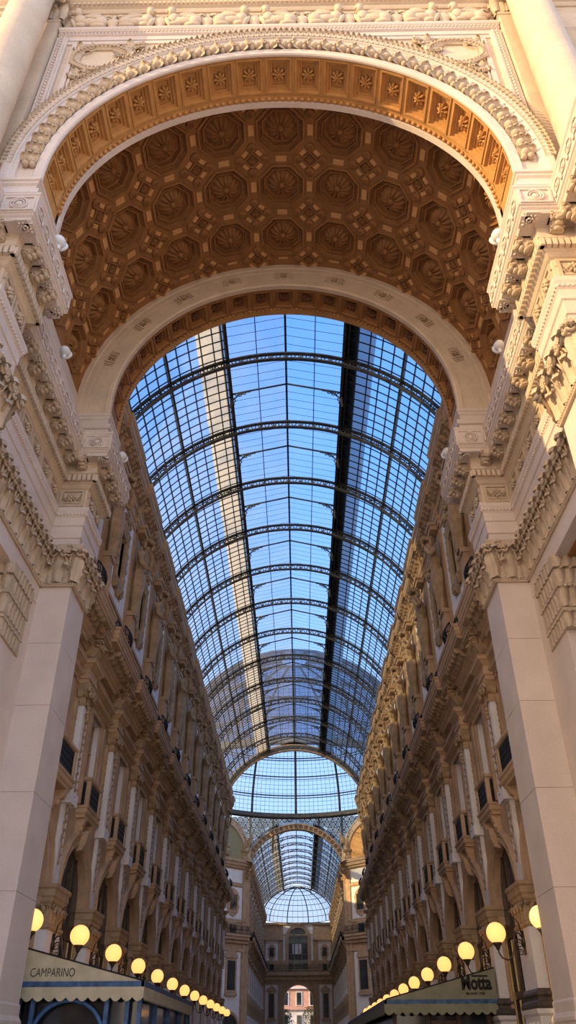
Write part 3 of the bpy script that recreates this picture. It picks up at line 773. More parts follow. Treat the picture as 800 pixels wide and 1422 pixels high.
# prototypes -----------------------------------------------------------------
def pr_arch():
    m=MB(); 
    # archivolt: prof (radius, x) swept around bay arch
    prof=[(HWA,-.02),(HWA,.06),(HWA+.08,.1),(HWA+.10,.06),(HWA+.22,.06),(HWA+.24,.1),(HWA+.36,.12),(HWA+.40,.16),(HWA+.44,.14),(HWA+.46,0)]
    n=22;k=len(prof); v=[];f=[]
    for i in range(n+1):
        a=pi*i/n
        for r,x in prof: v.append((x,-r*cos(a),ZS+r*sin(a)))
    for i in range(n):
        for j in range(k-1): f.append((i*k+j,(i+1)*k+j,(i+1)*k+j+1,i*k+j+1))
    m.add(v,f)
    for i in range(44):
        a=pi*(i+.5)/44; m.box(.04,.10,-.03,.03,-.03,.03,T(0,-(HWA+.16)*cos(a),ZS+(HWA+.16)*sin(a))@RX(-a))
    m.add(*PRISM([(.0,7.0),(.2,7.05),(.3,7.3),(.34,7.62),(.0,7.62)],-.2,.2))
    return m
def pr_pier():
    m=MB(); w=.70; d=.30
    m.box(-.5,d,-w,w,2.95,ZS-1.05); m.box(-.3,d-.04,-w+.1,w-.1,2.9,ZS)
    return m
def pr_pier_cap():
    m=MB(); w=.70; d=.30
    pth=[(-.5,w),(d,w),(d,-w),(-.5,-w)]
    m.add(*SWEEP(pth,[(-.1,4.42),(.03,4.42),(.06,4.46),(.06,4.52),(.01,4.56),(.01,5.05),(.05,5.12),(.05,5.2),(.09,5.26),(.09,5.42),(.13,5.46),(.13,5.56),(-.1,5.58)]))
    P=pth
    for X,i,l in walk(P,.34,.02,0,.2):
        m.add(*LEAF(.42,.3,.13),X@T(0,0,4.58)); m.add(*SPIRAL(.09,.03,1.4,10,4),X@T(.1,-.06,4.95)); m.add(*SPIRAL(.09,.03,1.4,10,4),X@T(-.1,-.06,4.95)@SX(-1,1,1)); ell(m,(0,-.07,4.9),(.08,.06,.1),X)
    return m
def pr_pier_base():
    m=MB(); w=.70;d=.30; P=[(-.5,w),(d,w),(d,-w),(-.5,-w)]
    m.add(*SWEEP(P,[(-.1,2.5),(.14,2.5),(.16,2.56),(.14,2.64),(.06,2.7),(.05,2.76),(.1,2.82),(.08,2.88),(.02,2.96),(-.1,2.97)]))
    return m
def pr_pedestal():
    m=MB(); w=.70;d=.30; P=[(-.5,w),(d,w),(d,-w),(-.5,-w)]
    m.add(*SWEEP(P,[(-.1,0),(.2,0),(.2,.5),(.14,.56),(.1,.6),(.1,1.7),(.16,1.76),(.12,1.82),(.1,1.86),(.1,2.34),(.16,2.4),(.18,2.5),(-.1,2.5)]))
    for X,i,l in walk(P,.4,.1,.06,.3): ROSE(m,X@T(0,0,2.1)@RX(pi/2),.14,.05,6)
    return m
def pr_pilaster():
    m=MB()
    m.box(0,.12,-.26,.26,5.58,8.0); m.box(0,.28,-.32,.32,8.0,11.05); m.box(0,.33,-.37,.37,7.9,8.25); m.mi=1
    random.seed(3)
    for k in range(19):
        z=6.25+k*.24; x=.12 if z<7.9 else .28; ell(m,(x,random.uniform(-.06,.06),z),(.05,.1,.08)); m.add(*LEAF(.24,.2),T(x,0,z)@RZ(pi/2)@RY(random.uniform(-.4,.4)))
    for q in (-1,1):
        m.box(0,.10,q*.42,q*.54,8.2,11.2)
        for k in range(15): ell(m,(.11,q*.48,8.3+k*.2),(.025,.04,.06))
    m.mi=0
    return m
def pr_ionic():
    m=MB(); P=[(0,.34),(.30,.34),(.30,-.34),(0,-.34)]
    m.add(*SWEEP(P,[(-.05,11.0),(.02,11.0),(.04,11.06),(.0,11.1),(.0,11.3),(.06,11.4),(.12,11.62),(.12,11.72),(-.05,11.74)]))
    for q in (-1,1):
        m.add(*SPIRAL(.2,.06,1.7,16,5),T(.40,q*.3,11.42)@RZ(pi/2)@SX(q,1,1)); m.add(*LATHE([(.17,-.16),(.12,0),(.17,.16)],12),T(.2,q*.34,11.40)@RY(pi/2))
        ell(m,(.42,q*.3,11.42),(.05,.06,.06))
    ell(m,(.4,0,11.45),(.10,.16,.12)); m.add(*LEAF(.36,.24),T(.32,0,11.08)@RZ(pi/2)); 
    for k in range(4): ell(m,(.34,0,11.0-.14*k),(.06,.1-.015*k,.08))
    return m
ENT_P=[(.0,2.4),(.0,.45),(.30,.45),(.30,-.45),(.0,-.45),(.0,-2.4)]
def pr_order():   # entablature of the first floor order, one bay wide, centred on the pier
    m=MB()
    m.add(*SWEEP(ENT_P,[(-.1,11.7),(.04,11.7),(.04,11.85),(.08,11.87),(.08,12.02),(.05,12.05),(.05,12.2),(.12,12.26),(.2,12.34),(.24,12.36),(.24,12.44),(.28,12.5),(-.1,12.52)],False))
    return m
def pr_console():
    m=MB()
    m.add(*PRISM([(0,12.45),(.2,12.5),(.34,12.75),(.5,13.1),(.56,13.4),(0,13.45)],-.3,.3))
    for q in (-1,1): m.add(*SPIRAL(.16,.05),T(.46,q*.32,13.2)); m.add(*SPIRAL(.1,.04),T(.2,q*.32,12.7))
    m.add(*LEAF(.8,.5,.14),T(.22,0,12.5)@RZ(pi/2)@RX(-.35)); 
    for k in range(3): ell(m,(.5,-.15+.15*k,13.2),(.1,.09,.14))
    m.box(0,.62,-.42,.42,13.38,13.46); m.box(0,.68,-.46,.46,13.46,13.6)
    for k in range(7): m.box(.62,.7,-.42+k*.13,-.36+k*.13,13.6,13.66)
    m.box(0,.66,-.42,.42,13.6,13.66)
    return m
def pr_balcony():  # continuous cornice-balcony, one bay, centred on the window
    m=MB(); lip=.76; r=.18
    P=[(0,2.4),(0,1.25),(r,1.25),(r,-1.25),(0,-1.25),(0,-2.4)]
    m.add(*SWEEP(P,[(-.2,12.95),(.06,12.95),(.1,13.05),(.16,13.1),(.16,13.2),(.26,13.3),(.26,13.62),(.3,13.66),(lip-.08,13.68),(lip-.06,13.76),(lip-.02,13.8),(lip-.02,13.92),(lip,13.95),(lip,14.08),(lip+.04,14.12),(lip+.04,14.2),(-.2,14.3)],False))
    return m
def pr_balc_mod():
    m=MB(); r=.18
    for k in range(12):
        y=-2.2+k*.4; o=r if abs(y)<1.2 else 0
        m.add(*PRISM([(.24+o,13.66),(.66+o,13.66),(.68+o,13.56),(.6+o,13.46),(.5+o,13.5),(.4+o,13.36),(.24+o,13.34)],y-.1,y+.1)); ell(m,(.62+o,y,13.54),(.06,.12,.06))
    for k in range(30):
        y=-2.36+k*.16; m.box(.14,.24,y,y+.09,13.12,13.2)
    return m
def pr_balconet(BW=.78,BD=.30): # shelf under the first floor window
    m=MB(); P=[(0,BW+.1),(BD+.04,BW+.1),(BD+.04,-BW-.1),(0,-BW-.1)]
    m.add(*SWEEP(P,[(-.3,7.92),(-.06,7.92),(-.04,8.0),(.02,8.06),(.02,8.18),(.06,8.22),(.06,8.28),(-.3,8.3)]))
    m.box(0,BD,-BW,BW,7.94,8.28)
    for q in (-BW+.2,BW-.2):
        m.add(*PRISM([(0,7.35),(.16,7.4),(BD*.5,7.6),(BD*.85,7.72),(BD,7.94),(0,7.94)],q-.12,q+.12)); ell(m,(BD*.5,q,7.62),(.1,.13,.12))
    for q in (-1,1):
        m.box(BD-.08,BD+.06,q*(BW+.06),q*(BW-.08),8.3,9.1); m.box(.0,.1,q*(BW+.06),q*(BW-.08),8.3,9.1)
    m.add(*SWEEP(P,[(-.14,9.08),(-.02,9.08),(.03,9.12),(.03,9.2),(-.14,9.22)]))
    return m
def pr_balconet_iron(BW=.78,BD=.30):
    m=MB(); w=BW-.08; x0=BD-.02
    m.box(x0,x0+.03,-w,w,8.34,8.40); m.box(x0,x0+.03,-w,w,9.0,9.06); n=max(6,int(2*w/.126))
    for k in range(n+1):
        y=-w+2*w*k/n; m.box(x0+.005,x0+.025,y-.012,y+.012,8.4,9.0)
        for z,r in ((8.7,.055),(8.52,.05),(8.88,.05)): m.add(*RING(r,.012,8,4),T(x0+.015,y,z)@RZ(pi/2))
    m.box(x0+.01,x0+.017,-w,w,8.4,9.0)
    for q in (-BW,BW): m.box(.1,x0,q-.015,q+.015,8.34,9.05)
    return m
def pr_railing():
    m=MB(); lip=.52; r=.15
    P=[(lip,2.4),(lip,1.25),(lip+r,1.25),(lip+r,-1.25),(lip,-1.25),(lip,-2.4)]
    for z in (14.30,14.78): m.add(*TUBE([(a,b,z) for a,b in P],.025,5))
    for X,i,l in walk(P,.13,0,0,.1):
        m.box(-.012,.012,-.012,.012,14.3,14.78,X)
        m.add(*RING(.05,.012,8,4),X@T(.0,0,14.5)); 
    for X,i,l in walk(P,.26,0,0,.1): m.add(*SPIRAL(.09,.014,1.4,10,4),X@T(0,0,14.66)); m.add(*SPIRAL(.09,.014,1.4,10,4),X@T(0,0,14.42)@SX(-1,1,1))
    return m
def pr_basket():
    m=MB(); 
    for k in range(13):
        a=-pi/2+pi*k/12
        m.add(*TUBE([(.72+ (.04+.2*sin(pi*t)**.8)*cos(a), (.40+.10*sin(pi*t))*sin(a), 14.28+.78*t) for t in (0,.15,.35,.55,.75,.9,1)],.018,4))
    for z,q in ((14.42,.5),(14.65,.95),(15.05,.1)):
        m.add(*TUBE([(.72+(.04+.2*q)*cos(-pi/2+pi*k/10),(.40+.10*q)*sin(-pi/2+pi*k/10),z) for k in range(11)],.025,4))
    for k in (-1,0,1): ell(m,(.94-.05*abs(k),k*.22,14.65),(.05,.09,.13))
    return m
def pr_upper_cornice():
    m=MB(); r=.12
    P=[(0,2.4),(0,.8),(r,.8),(r,-.8),(0,-.8),(0,-2.4)]
    m.add(*SWEEP(P,[(-.2,21.0),(.04,21.0),(.06,21.2),(.1,21.22),(.1,21.42),(.16,21.5),(.16,21.75),(.24,21.85),(.24,22.15),(.3,22.2),(.56,22.22),(.58,22.32),(.62,22.36),(.62,22.62),(.68,22.7),(.7,22.78),(.7,22.9),(-.2,23.2)],False))
    for k in range(12):
        y=-2.2+k*.4; o=r if abs(y)<.75 else 0
        m.add(*PRISM([(.22+o,22.2),(.54+o,22.2),(.56+o,22.1),(.45+o,22.02),(.36+o,21.9),(.22+o,21.88)],y-.09,y+.09)); ell(m,(.5+o,y,22.1),(.07,.11,.07))
    for k in range(30): m.box(.12,.22,-2.36+k*.16,-2.27+k*.16,21.55,21.72)
    return m
def pr_win1_frame():
    m=MB()
    for q in (-1,1): 
        m.box(-.02,.10,q*.72,q*.90,8.3,11.5); m.box(-.27,-.2,q*.72,q*.66,8.3,11.45)
        m.box(.0,.14,q*.95,q*1.12,8.3,11.5)
    m.box(-.02,.12,-.92,.92,11.45,11.66); m.box(-.27,-.2,-.72,.72,11.38,11.45); m.box(-.27,-.2,-.03,.03,8.3,11.45); m.box(-.27,-.2,-.72,.72,10.4,10.46)
    m.add(*SWEEP([(0,1.2),(.1,1.2),(.1,-1.2),(0,-1.2)],[(-.1,11.64),(.04,11.64),(.08,11.7),(.2,11.76),(.24,11.84),(-.1,11.88)]))
    return m
def pr_win1_pane():
    m=MB(); m.box(-.29,-.25,-.72,.72,8.3,11.45); return m
def pr_win2_frame():
    m=MB()
    hw=.5; z0,z1=17.45,19.5
    # shaped cartouche surround
    L1=[(a_*.82,b_) for a_,b_ in ((-.95,17.1),(-.7,16.75),(-.35,16.8),(0,16.55),(.35,16.8),(.7,16.75),(.95,17.1),(.86,17.6),(1.02,18.1),(.92,18.5),(1.02,18.9),(.86,19.4),(.95,19.9),(.6,20.25),(.3,20.1),(0,20.45),(-.3,20.1),(-.6,20.25),(-.95,19.9),(-.86,19.4),(-1.02,18.9),(-.92,18.5),(-1.02,18.1),(-.86,17.6))]
    def inner(p): 
        y,z=p; zc=(z0+z1)/2
        k=max(abs(y)/hw,abs(z-zc)/((z1-z0)/2)); return (y/k,zc+(z-zc)/k)
    n=len(L1)
    vo=[(.14,y,z) for y,z in L1]; vo0=[(0,y,z) for y,z in L1]; vm=[]
    vi=[(.10,*inner(p)) for p in L1]; vmid=[(.2,(p[0]+inner(p)[0])/2*1.02,(p[1]+inner(p)[1])/2) for p in L1]; vib=[(-.3,*inner(p)) for p in L1]
    vs=vo0+vo+vmid+vi+vib; fs=[]
    for j in range(4):
        for i in range(n): k=(i+1)%n; fs.append((j*n+i,j*n+k,(j+1)*n+k,(j+1)*n+i))
    m.add(vs,fs)
    for y,z in L1[::1]: ell(m,(.15,y*.93,18.5+(z-18.5)*.95),(.06,.11,.11))
    ell(m,(.2,0,20.2),(.14,.22,.2)); m.add(*LEAF(.4,.4),T(.14,0,20.05)@RZ(pi/2))
    for q in (-1,1): m.add(*SPIRAL(.16,.05),T(.18,q*.45,20.15)@RZ(pi/2)@SX(q,1,1)); m.add(*SPIRAL(.14,.05),T(.18,q*.5,16.95)@RZ(pi/2)@SX(q,1,-1))
    m.box(-.3,-.24,-.03,.03,z0,z1); m.box(-.3,-.24,-hw,hw,18.8,18.85)
    return m
def pr_win2_pane():
    m=MB(); m.box(-.29,-.25,-.5,.5,17.45,19.5); return m
def pr_panel(): # white stucco field round the upper window with tan border
    m=MB()
    # white plates left and right of the surround
    for q in (-1,1): m.box(0,.05,q*.84,q*1.66,16.3,20.8)
    m.box(0,.045,-.84,.84,20.3,20.8); m.box(0,.045,-.84,.84,16.3,16.7)
    return m
def pr_panel_trim():
    m=MB()
    for q in (-1,1): m.box(0,.10,q*1.66,q*1.78,14.4,20.95); m.box(0,.10,q*1.5,q*1.62,14.4,16.1)
    m.box(0,.12,-1.7,1.7,20.8,20.98); m.box(0,.12,-1.7,1.7,16.05,16.2); m.box(0,.06,-1.4,1.4,14.6,15.9)
    return m
def pr_herm_pier():
    m=MB(); m.box(0,.12,-.42,.42,14.3,20.95); m.box(0,.36,-.30,.30,14.3,16.9); m.box(0,.44,-.36,.36,16.8,17.0); m.box(0,.48,-.36,.36,20.98,21.3); m.box(0,.55,-.42,.42,21.2,21.35)
    for q in (-.22,0,.22): ell(m,(.36,q,15.8),(.05,.08,.6))
    return m
def pr_shop():
    m=MB(); m.box(-.26,-.20,-HWA,HWA,0,ZS+.02); 
    n=16; ap=arch_pts(HWA,ZS,n); m.add([(-.20,y,z) for y,z in ap],[tuple(range(n+1))])
    return m
def pr_shop_frame():
    m=MB(); m.box(-.2,-.13,-HWA,HWA,ZS-.95,ZS-.6); m.box(-.2,-.14,-HWA,HWA,2.9,3.1)
    for y in (-HWA+.05,-.55,.55,HWA-.05): m.box(-.2,-.14,y-.05,y+.05,0,ZS-.9)
    for y in (-.8,0,.8): m.box(-.2,-.15,y-.03,y+.03,ZS-.6,ZS+math.sqrt(max(0,HWA**2-y*y)))
    for q in (-1,1): m.box(-.14,-.09,q*(HWA-.1),q*(HWA-.04),2.2,ZS-.7,None,1)
    return m

def statue_mesh(flipped):
    """draped stone figure with one arm raised to the head, grown with a skin modifier; local x = out of the wall"""
    V=[(.14,0,1.6),(.18,0,1.95),(.24,.02,2.38),(.30,.03,2.80),(.36,.03,3.06),(.48,.0,3.36),   # pelvis..head
       (.26,.40,2.74),(.50,.60,2.42),(.62,.34,2.86),(.58,.14,3.10),      # raised arm
       (.26,-.40,2.72),(.34,-.52,2.22),(.56,-.16,2.05),                    # arm across the waist
       (.18,.15,1.0),(.16,.10,.35),(.16,.08,-.1),(.18,-.15,1.0),(.16,-.10,.35),(.16,-.08,-.1)]
    R=[.29,.23,.30,.24,.12,.23, .15,.115,.095,.09, .15,.115,.09, .22,.16,.13,.22,.16,.13]
    E=[(0,1),(1,2),(2,3),(3,4),(4,5),(3,6),(6,7),(7,8),(8,9),(3,10),(10,11),(11,12),(0,13),(13,14),(14,15),(0,16),(16,17),(17,18)]
    me=bpy.data.meshes.new('sk'); me.from_pydata([(x,(-y if flipped else y),z) for x,y,z in V],E,[])
    o=bpy.data.objects.new('sk',me); COL.objects.link(o)
    md=o.modifiers.new('s','SKIN'); 
    for i,sv in enumerate(me.skin_vertices[0].data): sv.radius=(R[i],R[i]); sv.use_root=(i==0)
    o.modifiers.new('u','SUBSURF').levels=1
    dg=bpy.context.evaluated_depsgraph_get(); dg.update()
    res=bpy.data.meshes.new_from_object(o.evaluated_get(dg)); res.name='stone_figure'
    bpy.data.objects.remove(o); bpy.data.meshes.remove(me)
    res.materials.clear(); res.materials.append(M['tan_carved'])
    return res
def statue_cloth():
    m=MB(); n=24; v=[];f=[]
    for j,(z,r) in enumerate(((1.9,.36),(1.65,.40),(1.2,.38),(.7,.31),(.2,.25),(-.15,.24))):
        for i in range(n):
            a=2*pi*i/n; rr=r*(1+.13*sin(7*a+j*.6)); v.append((.16+rr*.8*cos(a),rr*sin(a),z+.07*sin(3*a)))
    for j in range(5):
        for i in range(n): f.append((j*n+i,(j+1)*n+i,(j+1)*n+(i+1)%n,j*n+(i+1)%n))
    m.add(v,f); return m
def statue_hair():
    m=MB()
    for k in range(14):
        a=2*pi*k/14; ell(m,(.46+.20*cos(a),.22*sin(a),3.52+.04*sin(3*a)),(.10,.10,.11))
    ell(m,(.44,0,3.58),(.20,.20,.14)); ell(m,(.71,0,3.34),(.05,.04,.06)); ell(m,(.66,0,3.20),(.08,.09,.12))
    for q in (-1,1): ell(m,(.67,q*.08,3.40),(.03,.04,.025)); ell(m,(.34,q*.2,3.3),(.1,.08,.2))
    return m

wall={}
GY=[P0+B*(k+.5) for k in range(NB)]     # bay centres
for s in (-1,1):
    m=MB()
    Q=T(s*XG,0,0)@RZ(side_rot(s))
    for yc in GY:
        m.T=T(s*XG,yc,0)@RZ(side_rot(s)); gallery_wall(m,yc,yc-B/2,yc+B/2)
    m.T=SX(s,1,1); m.box(XG+1.2,XG+1.3,21.4,YEND,0,23.2)
    m.box(XG-.0,XG+1.3,YEND-.02,YEND+.1,0,23.2); m.box(XG,XG+2.0,21.3,YEND,22.9,23.2); m.box(8.55,8.75,21.3,YEND,23.2,24.0)
    wall[s]=tag(build(f'wall_{side_name(s)}_gallery',m,['tan','grey_marble']),f'{side_name(s)} four storey sandstone facade inside the gallery','wall',kind='structure')
# bay parts (children of the walls)
proto=[('arcade_arch',pr_arch(),'tan',0,False),('console_bracket',pr_console(),'tan_carved',1,True),('first_floor_entablature',pr_order(),'tan',1,False),
       ('cornice_balcony',pr_balcony(),'tan',0,False),('balcony_modillions',pr_balc_mod(),'tan_carved',0,False),
       ('upper_cornice',pr_upper_cornice(),'tan',1,False),('stucco_panel',pr_panel(),'white',0,False),('panel_moulding',pr_panel_trim(),'tan',0,False),('figure_pedestal',pr_herm_pier(),'tan',1,False)]
FIRST={}
def place_parts(parent,s,yc,yp,sx=XG,first=None):
    for nm,mbx,mt,at,sm in proto:
        y=yc if at==0 else yp
        if yp is None and at==1: continue
        if nm not in FIRST: o=build(nm,mbx,mt,parent); FIRST[nm]=o
        else: o=FIRST[nm].copy(); COL.objects.link(o); o.parent=parent
        o.location=(s*sx,y,0); o.rotation_euler=(0,0,side_rot(s))
    if yp is None: return
    if 'pier' not in FIRST:
        p=build('arcade_pier',pr_pier(),'grey_marble',parent); FIRST['pier']=p
        build('pier_capital',pr_pier_cap(),'tan_carved',p); build('pier_base',pr_pier_base(),'dark_stone',p); build('pedestal',pr_pedestal(),'grey_marble',p)
        q=build('pilaster',pr_pilaster(),['grey_marble','tan_carved'],parent); FIRST['pil']=q
        build('ionic_capital',pr_ionic(),'tan_carved',q); freeze(p); freeze(q)
        p.location=(s*sx,yp,0); p.rotation_euler=(0,0,side_rot(s)); q.location=(s*sx,yp,0); q.rotation_euler=(0,0,side_rot(s))
    else:
        for key in ('pier','pil'):
            p=FIRST[key]; c=p.copy(); COL.objects.link(c); c.parent=parent; c.location=(s*sx,yp,0); c.rotation_euler=(0,0,side_rot(s))
            for ch in KIDS[p.name]: d=ch.copy(); COL.objects.link(d); d.parent=c
wn=[0]
W1=W2=WS=None; ST=None; RAIL=None; BALC=None; LAMP=None
def mk_window(kind):
    wn[0]+=1; nm=f'window_{wn[0]}'
    fr,pn,mf,mp={'w1':(pr_win1_frame,pr_win1_pane,'tan','pane_blue'),'w2':(pr_win2_frame,pr_win2_pane,'tan_carved','pane'),'ws':(pr_shop_frame,pr_shop,['wood','brass'],'pane')}[kind]
    o=thing(nm,'','window'); o['kind']='structure'
    build('frame' if kind!='ws' else 'shop_frame',fr(),mf,o); build('pane',pn(),mp,o); freeze(o); return o
WP={}
def put_window(kind,s,y,label,sx=XG):
    if kind not in WP: o=mk_window(kind); WP[kind]=o
    else:
        o=dup(WP[kind],(0,0,0),0); wn[0]+=1; o.name=f'window_{wn[0]}'
    o.location=(s*sx,y,0); o.rotation_euler=(0,0,side_rot(s)); o['label']=label
    return o
st_mesh=statue_mesh(False)
def mk_statue():
    o=thing('stone_figure','','statue'); b=bpy.data.objects.new('body',st_mesh); COL.objects.link(b); b.parent=o
    build('drapery',statue_cloth(),'tan_carved',o,smooth=True); build('hair',statue_hair(),'tan_carved',o,smooth=True); freeze(o); return o
def mk_rail():
    o=thing('iron_railing','','railing'); build('rail_panel',pr_railing(),'iron',o,loc=(0,0,-14.2)); build('bulging_basket',pr_basket(),'iron',o,loc=(0,0,-14.2)); freeze(o); return o
def mk_balc(*a):
    o=thing('window_balcony','','balcony'); build('stone_shelf',pr_balconet(*a),'tan',o,loc=(0,0,-7.35)); build('iron_grille',pr_balconet_iron(*a),'iron',o,loc=(0,0,-7.35)); freeze(o); return o
def mk_lamp():
    o=thing('globe_lamp','','lamp')
    m=MB(); m.add(*LATHE([(.13,0),(.15,.03),(.12,.06),(.05,.09)],14),RY(pi/2)); m.box(-.0,.04,-.09,.09,-.3,.3); build('wall_plate',m,'bronze',o)
    m=MB()
    m.add(*TUBE([(.04,0,.12),(.12,0,.24),(.24,0,.22),(.28,0,.08),(.30,0,-.12),(.38,0,-.32),(.52,0,-.42),(.68,0,-.36),(.75,0,-.24),(.76,0,-.16)],.022,6))
    m.add(*SPIRAL(.12,.02,1.6,18,5),T(.15,0,-.02)); m.add(*SPIRAL(.09,.018,1.5,14,5),T(.14,0,-.24)); m.add(*TUBE([(.04,0,.2),(.1,0,.5),(.26,0,.72),(.3,0,.9),(.22,0,.98),(.16,0,.9)],.018,5))
    build('scroll_arm',m,'bronze',o)
    m=MB(); m.add(*LATHE([(.03,-.18),(.06,-.12),(.10,-.05),(.13,-.02),(.13,.02),(.05,.03)],14),T(.76,0,0)); build('globe_cup',m,'bronze',o)
    m=MB(); m.add(*ELL(20,12),T(.76,0,.25)@SX(.27,.27,.27)); build('globe',m,'globe',o,smooth=True)
    freeze(o); return o
cnt={-1:0,1:0}
LAMPS=[];
for s in (-1,1):
    sn=side_name(s); par=wall[s]
    for k,yc in enumerate(GY):
        yp=P0+B*k
        place_parts(par,s,yc,yp if k else None)
        od=ORD[k]
        put_window('w1',s,yc,f'tall first floor window, {od} along the {sn} facade from the marble pillar')
        put_window('w2',s,yc,f'small top storey window in a shaped frame, {od} along the {sn} facade from the marble pillar')
        put_window('ws',s,yc,f'dark arched shop window in the {od} arch of the {sn} arcade')
        # statue
        if k>0:
            if ST is None: ST=mk_statue(); o=ST
            else: o=dup(ST,(0,0,0),0)
            o.location=(s*(XG-.16),yp,17.1); o.rotation_euler=(0,0,side_rot(s)); tag(o,f'stone figure under the top cornice, {ORD[k-1]} beyond the marble pillar on the {sn}','statue','figures along the top storey')
        if RAIL is None: RAIL=mk_rail(); o=RAIL
        else: o=dup(RAIL,(0,0,0),0)
        o.location=(s*XG,yc,14.2+.02); o.rotation_euler=(0,0,side_rot(s)); tag(o,f'black iron balcony railing with a bulging basket, {od} bay of the {sn} upper balcony','railing','railings along the upper balconies')
        if k==0: o=mk_balc(1.05,.52)
        elif BALC is None: BALC=mk_balc(); o=BALC
        else: o=dup(BALC,(0,0,0),0)
        o.location=(s*XG,yc,7.35); o.rotation_euler=(0,0,side_rot(s)); tag(o,f'{"larger" if k==0 else "small"} stone balcony with black grille above the {od} arch of the {sn} arcade','balcony','small balconies over the arcade')
        if LAMP is None: LAMP=mk_lamp(); o=LAMP
        else: o=dup(LAMP,(0,0,0),0)
        o.location=(s*(XG-.30),yp,4.08) if k else (s*7.12,21.62,4.08); o.rotation_euler=(0,0,side_rot(s)); tag(o,f'glowing round globe lamp on a scroll arm, {od} from the marble pillar on the {sn}','lamp','globe lamps along the arcades')
        LAMPS.append((s,yp))
for s in (-1,1):
    for nm in ('upper_cornice','first_floor_entablature'):
        for y,sc in ((21.82,.2),(81.1,.5)):
            o=FIRST[nm].copy(); COL.objects.link(o); o.parent=wall[s]; o.location=(s*XG,y,0); o.rotation_euler=(0,0,side_rot(s)); o.scale=(1,sc,1)
    for key in ('pier','pil'):
        p=FIRST[key]; c=p.copy(); COL.objects.link(c); c.parent=wall[s]; c.location=(s*XG,YEND-.45,0); c.rotation_euler=(0,0,side_rot(s))
        for ch in KIDS[p.name]: d=ch.copy(); COL.objects.link(d); d.parent=c
# unseen blocks added beside the arcade to keep low sun off the lower walls
m=MB(); m.box(-26,-10,12.8,24,13.2,29); m.box(10,26,12.8,24,13.2,29)
m.box(-44,-17.5,82,172,0,26.5); m.box(17.5,44,82,172,0,26.5); m.box(-26,-14,24,82,0,24.6); m.box(14,26,24,82,0,24.6)
tag(build('wall_added_sun_blocks',m,'sun_block'),'unseen roof high blocks added behind both arcade facades to stop low sun','wall',kind='structure')
